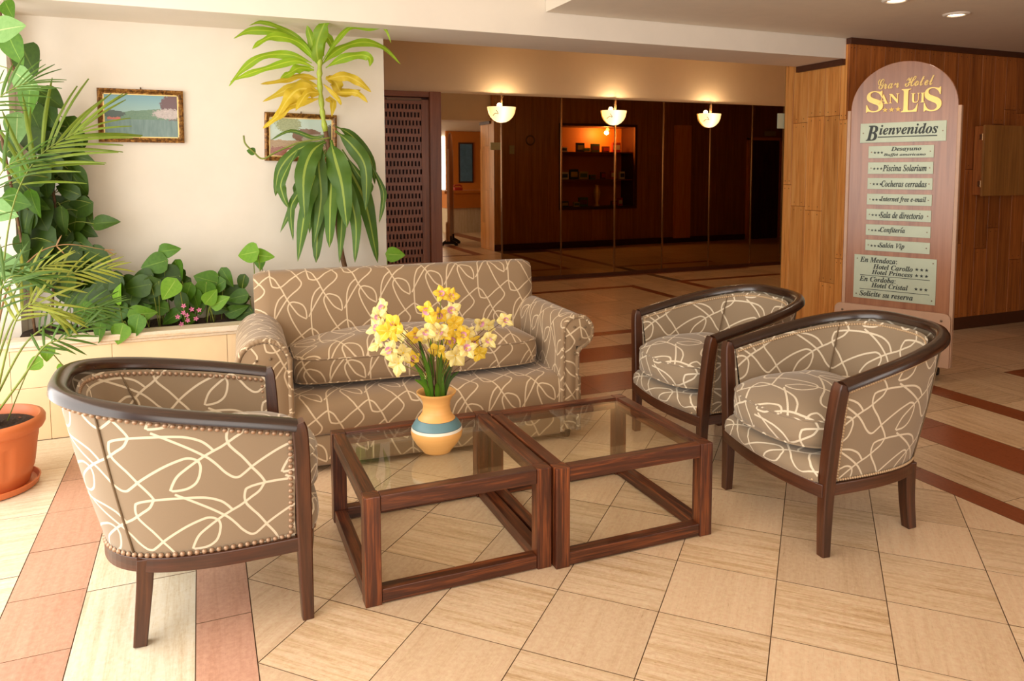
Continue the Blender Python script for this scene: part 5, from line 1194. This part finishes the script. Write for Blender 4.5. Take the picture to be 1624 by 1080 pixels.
# ------------------------------------------------------------------ flowers in the vase
bq = empty('flower_bouquet', (.843, 2.805, .60)); tag(bq, 'spray of yellow artificial orchids with pink lips in the clay vase', 'flowers')
def petal(mat, w_=.8):
    m = MB(); N = 6
    def f(i, j):
        v = j/(N-1); s = -1+i*.5; wd = w_*.5*sin(pi*min(.97, v*.85+.1)); return (s*wd, v, .25*sin(v*2.6)-.12*abs(s)*wd*4+.06*sin(v*9+s*3))
    m.grid(f, 5, N); return m.mesh('petal', mat, True)
PM = {0: petal(M['petal']), 1: petal(M['petalc'])}
lipm = MB(); lipm.lathe([(.05, 0), (.22, .12), (.36, .30), (.42, .36)], 9); lipme = lipm.mesh('lip', M['lip'], True)
neck = Vector((.843, 2.805, .60))
for k, b in enumerate(PL['bloom']):
    b = Vector(b); o = (b-neck); s0 = neck+Vector((o.x*.10, o.y*.10, .0)); midp = neck+Vector((o.x*.32, o.y*.3, o.z*.55))
    m = MB(); m.tube(smoothpath([s0+Vector((0, 0, -.12)), s0, midp, b], 4), .0016, 5); stm = wbuild(m, 'stem', M['stemb'] if k % 3 else M['stem'], bq, smooth=True)
    big = .037+.010*rnd.random() if k != 35 else .02
    nrm = (-Fv*1.0+Rv*(o.dot(Rv)*3+rnd.uniform(-.4, .4))+Uv*rnd.uniform(-.3, .5)).normalized()
    bm_ = MB(); bm_.ball((0, 0, 0), .005, 8, 5); bl = wbuild(bm_, 'blossom', M['petal'], bq); bl.location = b-Vector(bq.location)
    a0 = rnd.uniform(0, 6); kk = 1 if k in (2, 3, 4, 12, 34) else (0 if rnd.random() < .62 else 1)
    ux = nrm.cross(Uv).normalized(); uy = ux.cross(nrm)
    for j in range(5):
        a = a0+2*pi*j/5; d = ux*cos(a)+uy*sin(a); M_ = frame_m(Vector((0, 0, 0)), d+nrm*rnd.uniform(-.3, .5), nrm+ux*rnd.uniform(-.5, .5), big*rnd.uniform(.75, 1.2), rnd.uniform(.75, 1.25))
        o_ = bpy.data.objects.new('petal', PM[kk]); COL.objects.link(o_); o_.parent = bl; o_.matrix_basis = M_
    if rnd.random() < .7:
        o_ = bpy.data.objects.new('lip', lipme); COL.objects.link(o_); o_.parent = bl; q = nrm.to_track_quat('Z', 'Y').to_matrix().to_4x4(); o_.matrix_basis = q @ Matrix.Scale(big*.8, 4)
for k in range(22):
    a = rnd.uniform(0, 2*pi); r_ = rnd.uniform(.03, .13); hgt = rnd.uniform(.06, .26); b = neck+Vector((.03*cos(a), .03*sin(a), -.02))
    e = neck+Vector((r_*cos(a), r_*sin(a)*.7, hgt)); m = strap([b, b.lerp(e, .5)+Vector((-.01*cos(a), 0, .02)), e], .018, None, nu=3, n=4, wob=0)
    wbuild(m, 'leaf', M['lfM'] if k % 3 else M['lfD'], bq, smooth=True)

# ------------------------------------------------------------------ display niche and lobby corner, seen in the mirrors
M['orange'] = plain('orange_veneer', C(214, 128, 44), .5)
M['shelfw'] = plain('shelf_wood', C(120, 66, 30), .4)
nc = empty('display_niche', (7.28, 5.25, NZ0)); tag(nc, 'lit display niche with glass shelves in the veneered wall, seen in the mirrors', 'display case')
m = MB(); m.box(NX0, NX1, 4.982, 4.99, NZ0, NZ1); wbuild(m, 'back_panel', M['orange'], nc)
for z in (1.32, 1.86):
    m = MB(); m.box(NX0+.002, NX1-.002, 5.0, 5.44, z-.012, z+.012); wbuild(m, 'shelf', M['shelfw'], nc)
for b in ((NX0-.05, NX1+.05, NZ1, NZ1+.05), (NX0-.05, NX1+.05, NZ0-.05, NZ0), (NX0-.05, NX0, NZ0, NZ1), (NX1, NX1+.05, NZ0, NZ1)):
    m = MB(); m.box(b[0], b[1], 5.50, 5.53, b[2], b[3]); wbuild(m, 'frame_side', M['trimwood'], nc)
L = bpy.data.lights.new('niche_lamp', 'POINT'); L.energy = 55; L.color = (1, .58, .2); L.shadow_soft_size = .04
lo = bpy.data.objects.new('niche_lamp', L); COL.objects.link(lo); lo.location = (7.55, 5.33, 2.26)
m = MB(); m.ball((0, 0, 0), .035, 12, 8); o = m.build('niche_bulb', plain('warm_bulb', C(255, 200, 120), .5, emis=C(255, 190, 90), estr=12)); o.location = (7.62, 5.25, 2.33); tag(o, 'small warm bulb at the top of the display niche', 'bulb')
colr = [C(190, 60, 40), C(230, 220, 200), C(60, 70, 90), C(200, 170, 60), C(80, 110, 80), C(120, 60, 50)]
cm = [plain('souvenir_colour', c, .5) for c in colr]
k = 0
for z, xsn in ((1.873, (6.62, 6.98, 7.10, 7.32, 7.56, 7.80)), (1.333, (6.62, 6.84, 7.05, 7.26, 7.5, 7.72, 7.94)), (NZ0, (6.64, 6.9, 7.05, 7.76, 7.9))):
    for x in xsn:
        hh = rnd.uniform(.07, .2); ww = rnd.uniform(.04, .10); o = empty('souvenir_box', (x, 5.28, z)); k += 1
        m = MB(); m.box(-ww, ww, -.03, .03, 0.0005, hh); m.build('box', cm[k % 6], o, bevel=.003)
        m = MB(); m.box(-ww*.8, ww*.8, .031, .033, hh*.25, hh*.75); m.build('face_label', cm[(k+1) % 6], o)
        sh = 'top' if z > 1.5 else ('middle' if z > 1 else 'bottom'); tag(o, 'small souvenir box, %s from the right on the %s shelf of the display niche' % (['first', 'second', 'third', 'fourth', 'fifth', 'sixth', 'seventh'][len(xsn)-1-xsn.index(x)], sh), 'souvenir', 'souvenirs on the %s shelf of the display niche' % sh)
m = MB(); m.lathe([(.0001, 0), (.06, 0), (.05, .02), (.03, .06), (.06, .18), (.075, .28), (.05, .36), (.035, .40), (.045, .43), (.0001, .42)], 20)
o = m.build('brass_vase', M['gold'], None, smooth=True); o.location = (7.38, 5.26, NZ0+.0005); tag(o, 'brass vase at the bottom of the lit display niche', 'vase')
for nm, x, z, w_, h_ in (('wall_notice', 5.10, 1.96, .11, .07), ('wall_notice', 5.42, 1.90, .05, .08), ('wall_notice', 11.55, 2.30, .16, .05)):
    m = MB(); m.box(x-w_, x+w_, 5.503, 5.510, z-h_, z+h_); o = m.build(nm, M['plate'], bevel=.001)
    tag(o, {5.10: 'pale notice plate on the veneered wall at the pillar corner, seen in the mirrors', 5.42: 'small pale notice on the veneered wall, second from the pillar corner', 11.55: 'narrow notice plate over the dark door, seen in the far mirror'}[x], 'notice')
m = MB(); m.lathe([(.07, 0), (.085, .012), (.10, 0)], 28); m.v = [(5.80+a, 5.503+c, 2.08+b) for a, b, c in m.v]; tag(m.build('round_emblem', M['metal'], smooth=True), 'round metal emblem on the veneered wall, seen in the mirrors', 'emblem')
# reception corner
rc = empty('reception_counter', (7.5, 1.0, 0)); tag(rc, 'reception counter with pale stone front and orange wood top, seen in the mirror', 'counter')
for i in range(9):
    m = MB(); m.box(5.55+i*.45+.001, 5.55+(i+1)*.45-.001, .62, 1.25, .0, .60, axis=2); wbuild(m, 'stone_slab', M['trav2'], rc)
m = MB(); m.box(5.47, 9.7, .55, 1.32, .605, .96); wbuild(m, 'fascia', M['orange'], rc, bevel=.01)
m = MB(); m.box(5.40, 9.7, .50, 1.36, .962, 1.03); wbuild(m, 'top', M['orange'], rc, bevel=.006)
o = sbox('wall_lobby', M['orange'], 6.27, 12.4, -1.3, -1.2, 0, 2.6)
m = MB(); m.box(6.62, 7.05, -1.198, -1.17, 1.18, 2.29); fr_ = m.build('blue_picture', M['trimwood']); tag(fr_, 'blue picture in a dark frame on the orange lobby wall, seen in the mirror', 'picture')
m = MB(); m.box(6.66, 7.01, -1.169, -1.16, 1.22, 2.25); m.build('print', plain('blue_print', C(90, 130, 160), .4, noise=.2, sc=6), fr_)
o = empty('red_telephone', (5.85, 1.0, 1.03)); tag(o, 'red desk telephone on the reception counter, seen in the mirror', 'telephone')
m = MB(); m.box(-.11, .11, -.09, .09, .0005, .08); m.build('body', cm[0], o, bevel=.02); m = MB(); m.tube([(-.11, 0, .10), (-.06, 0, .13), (.06, 0, .13), (.11, 0, .10)], .02, 10); m.build('handset', cm[0], o, smooth=True)
print('tiles', NT_[0], 'arcs', len(ARCS), 'objects', len(bpy.data.objects))
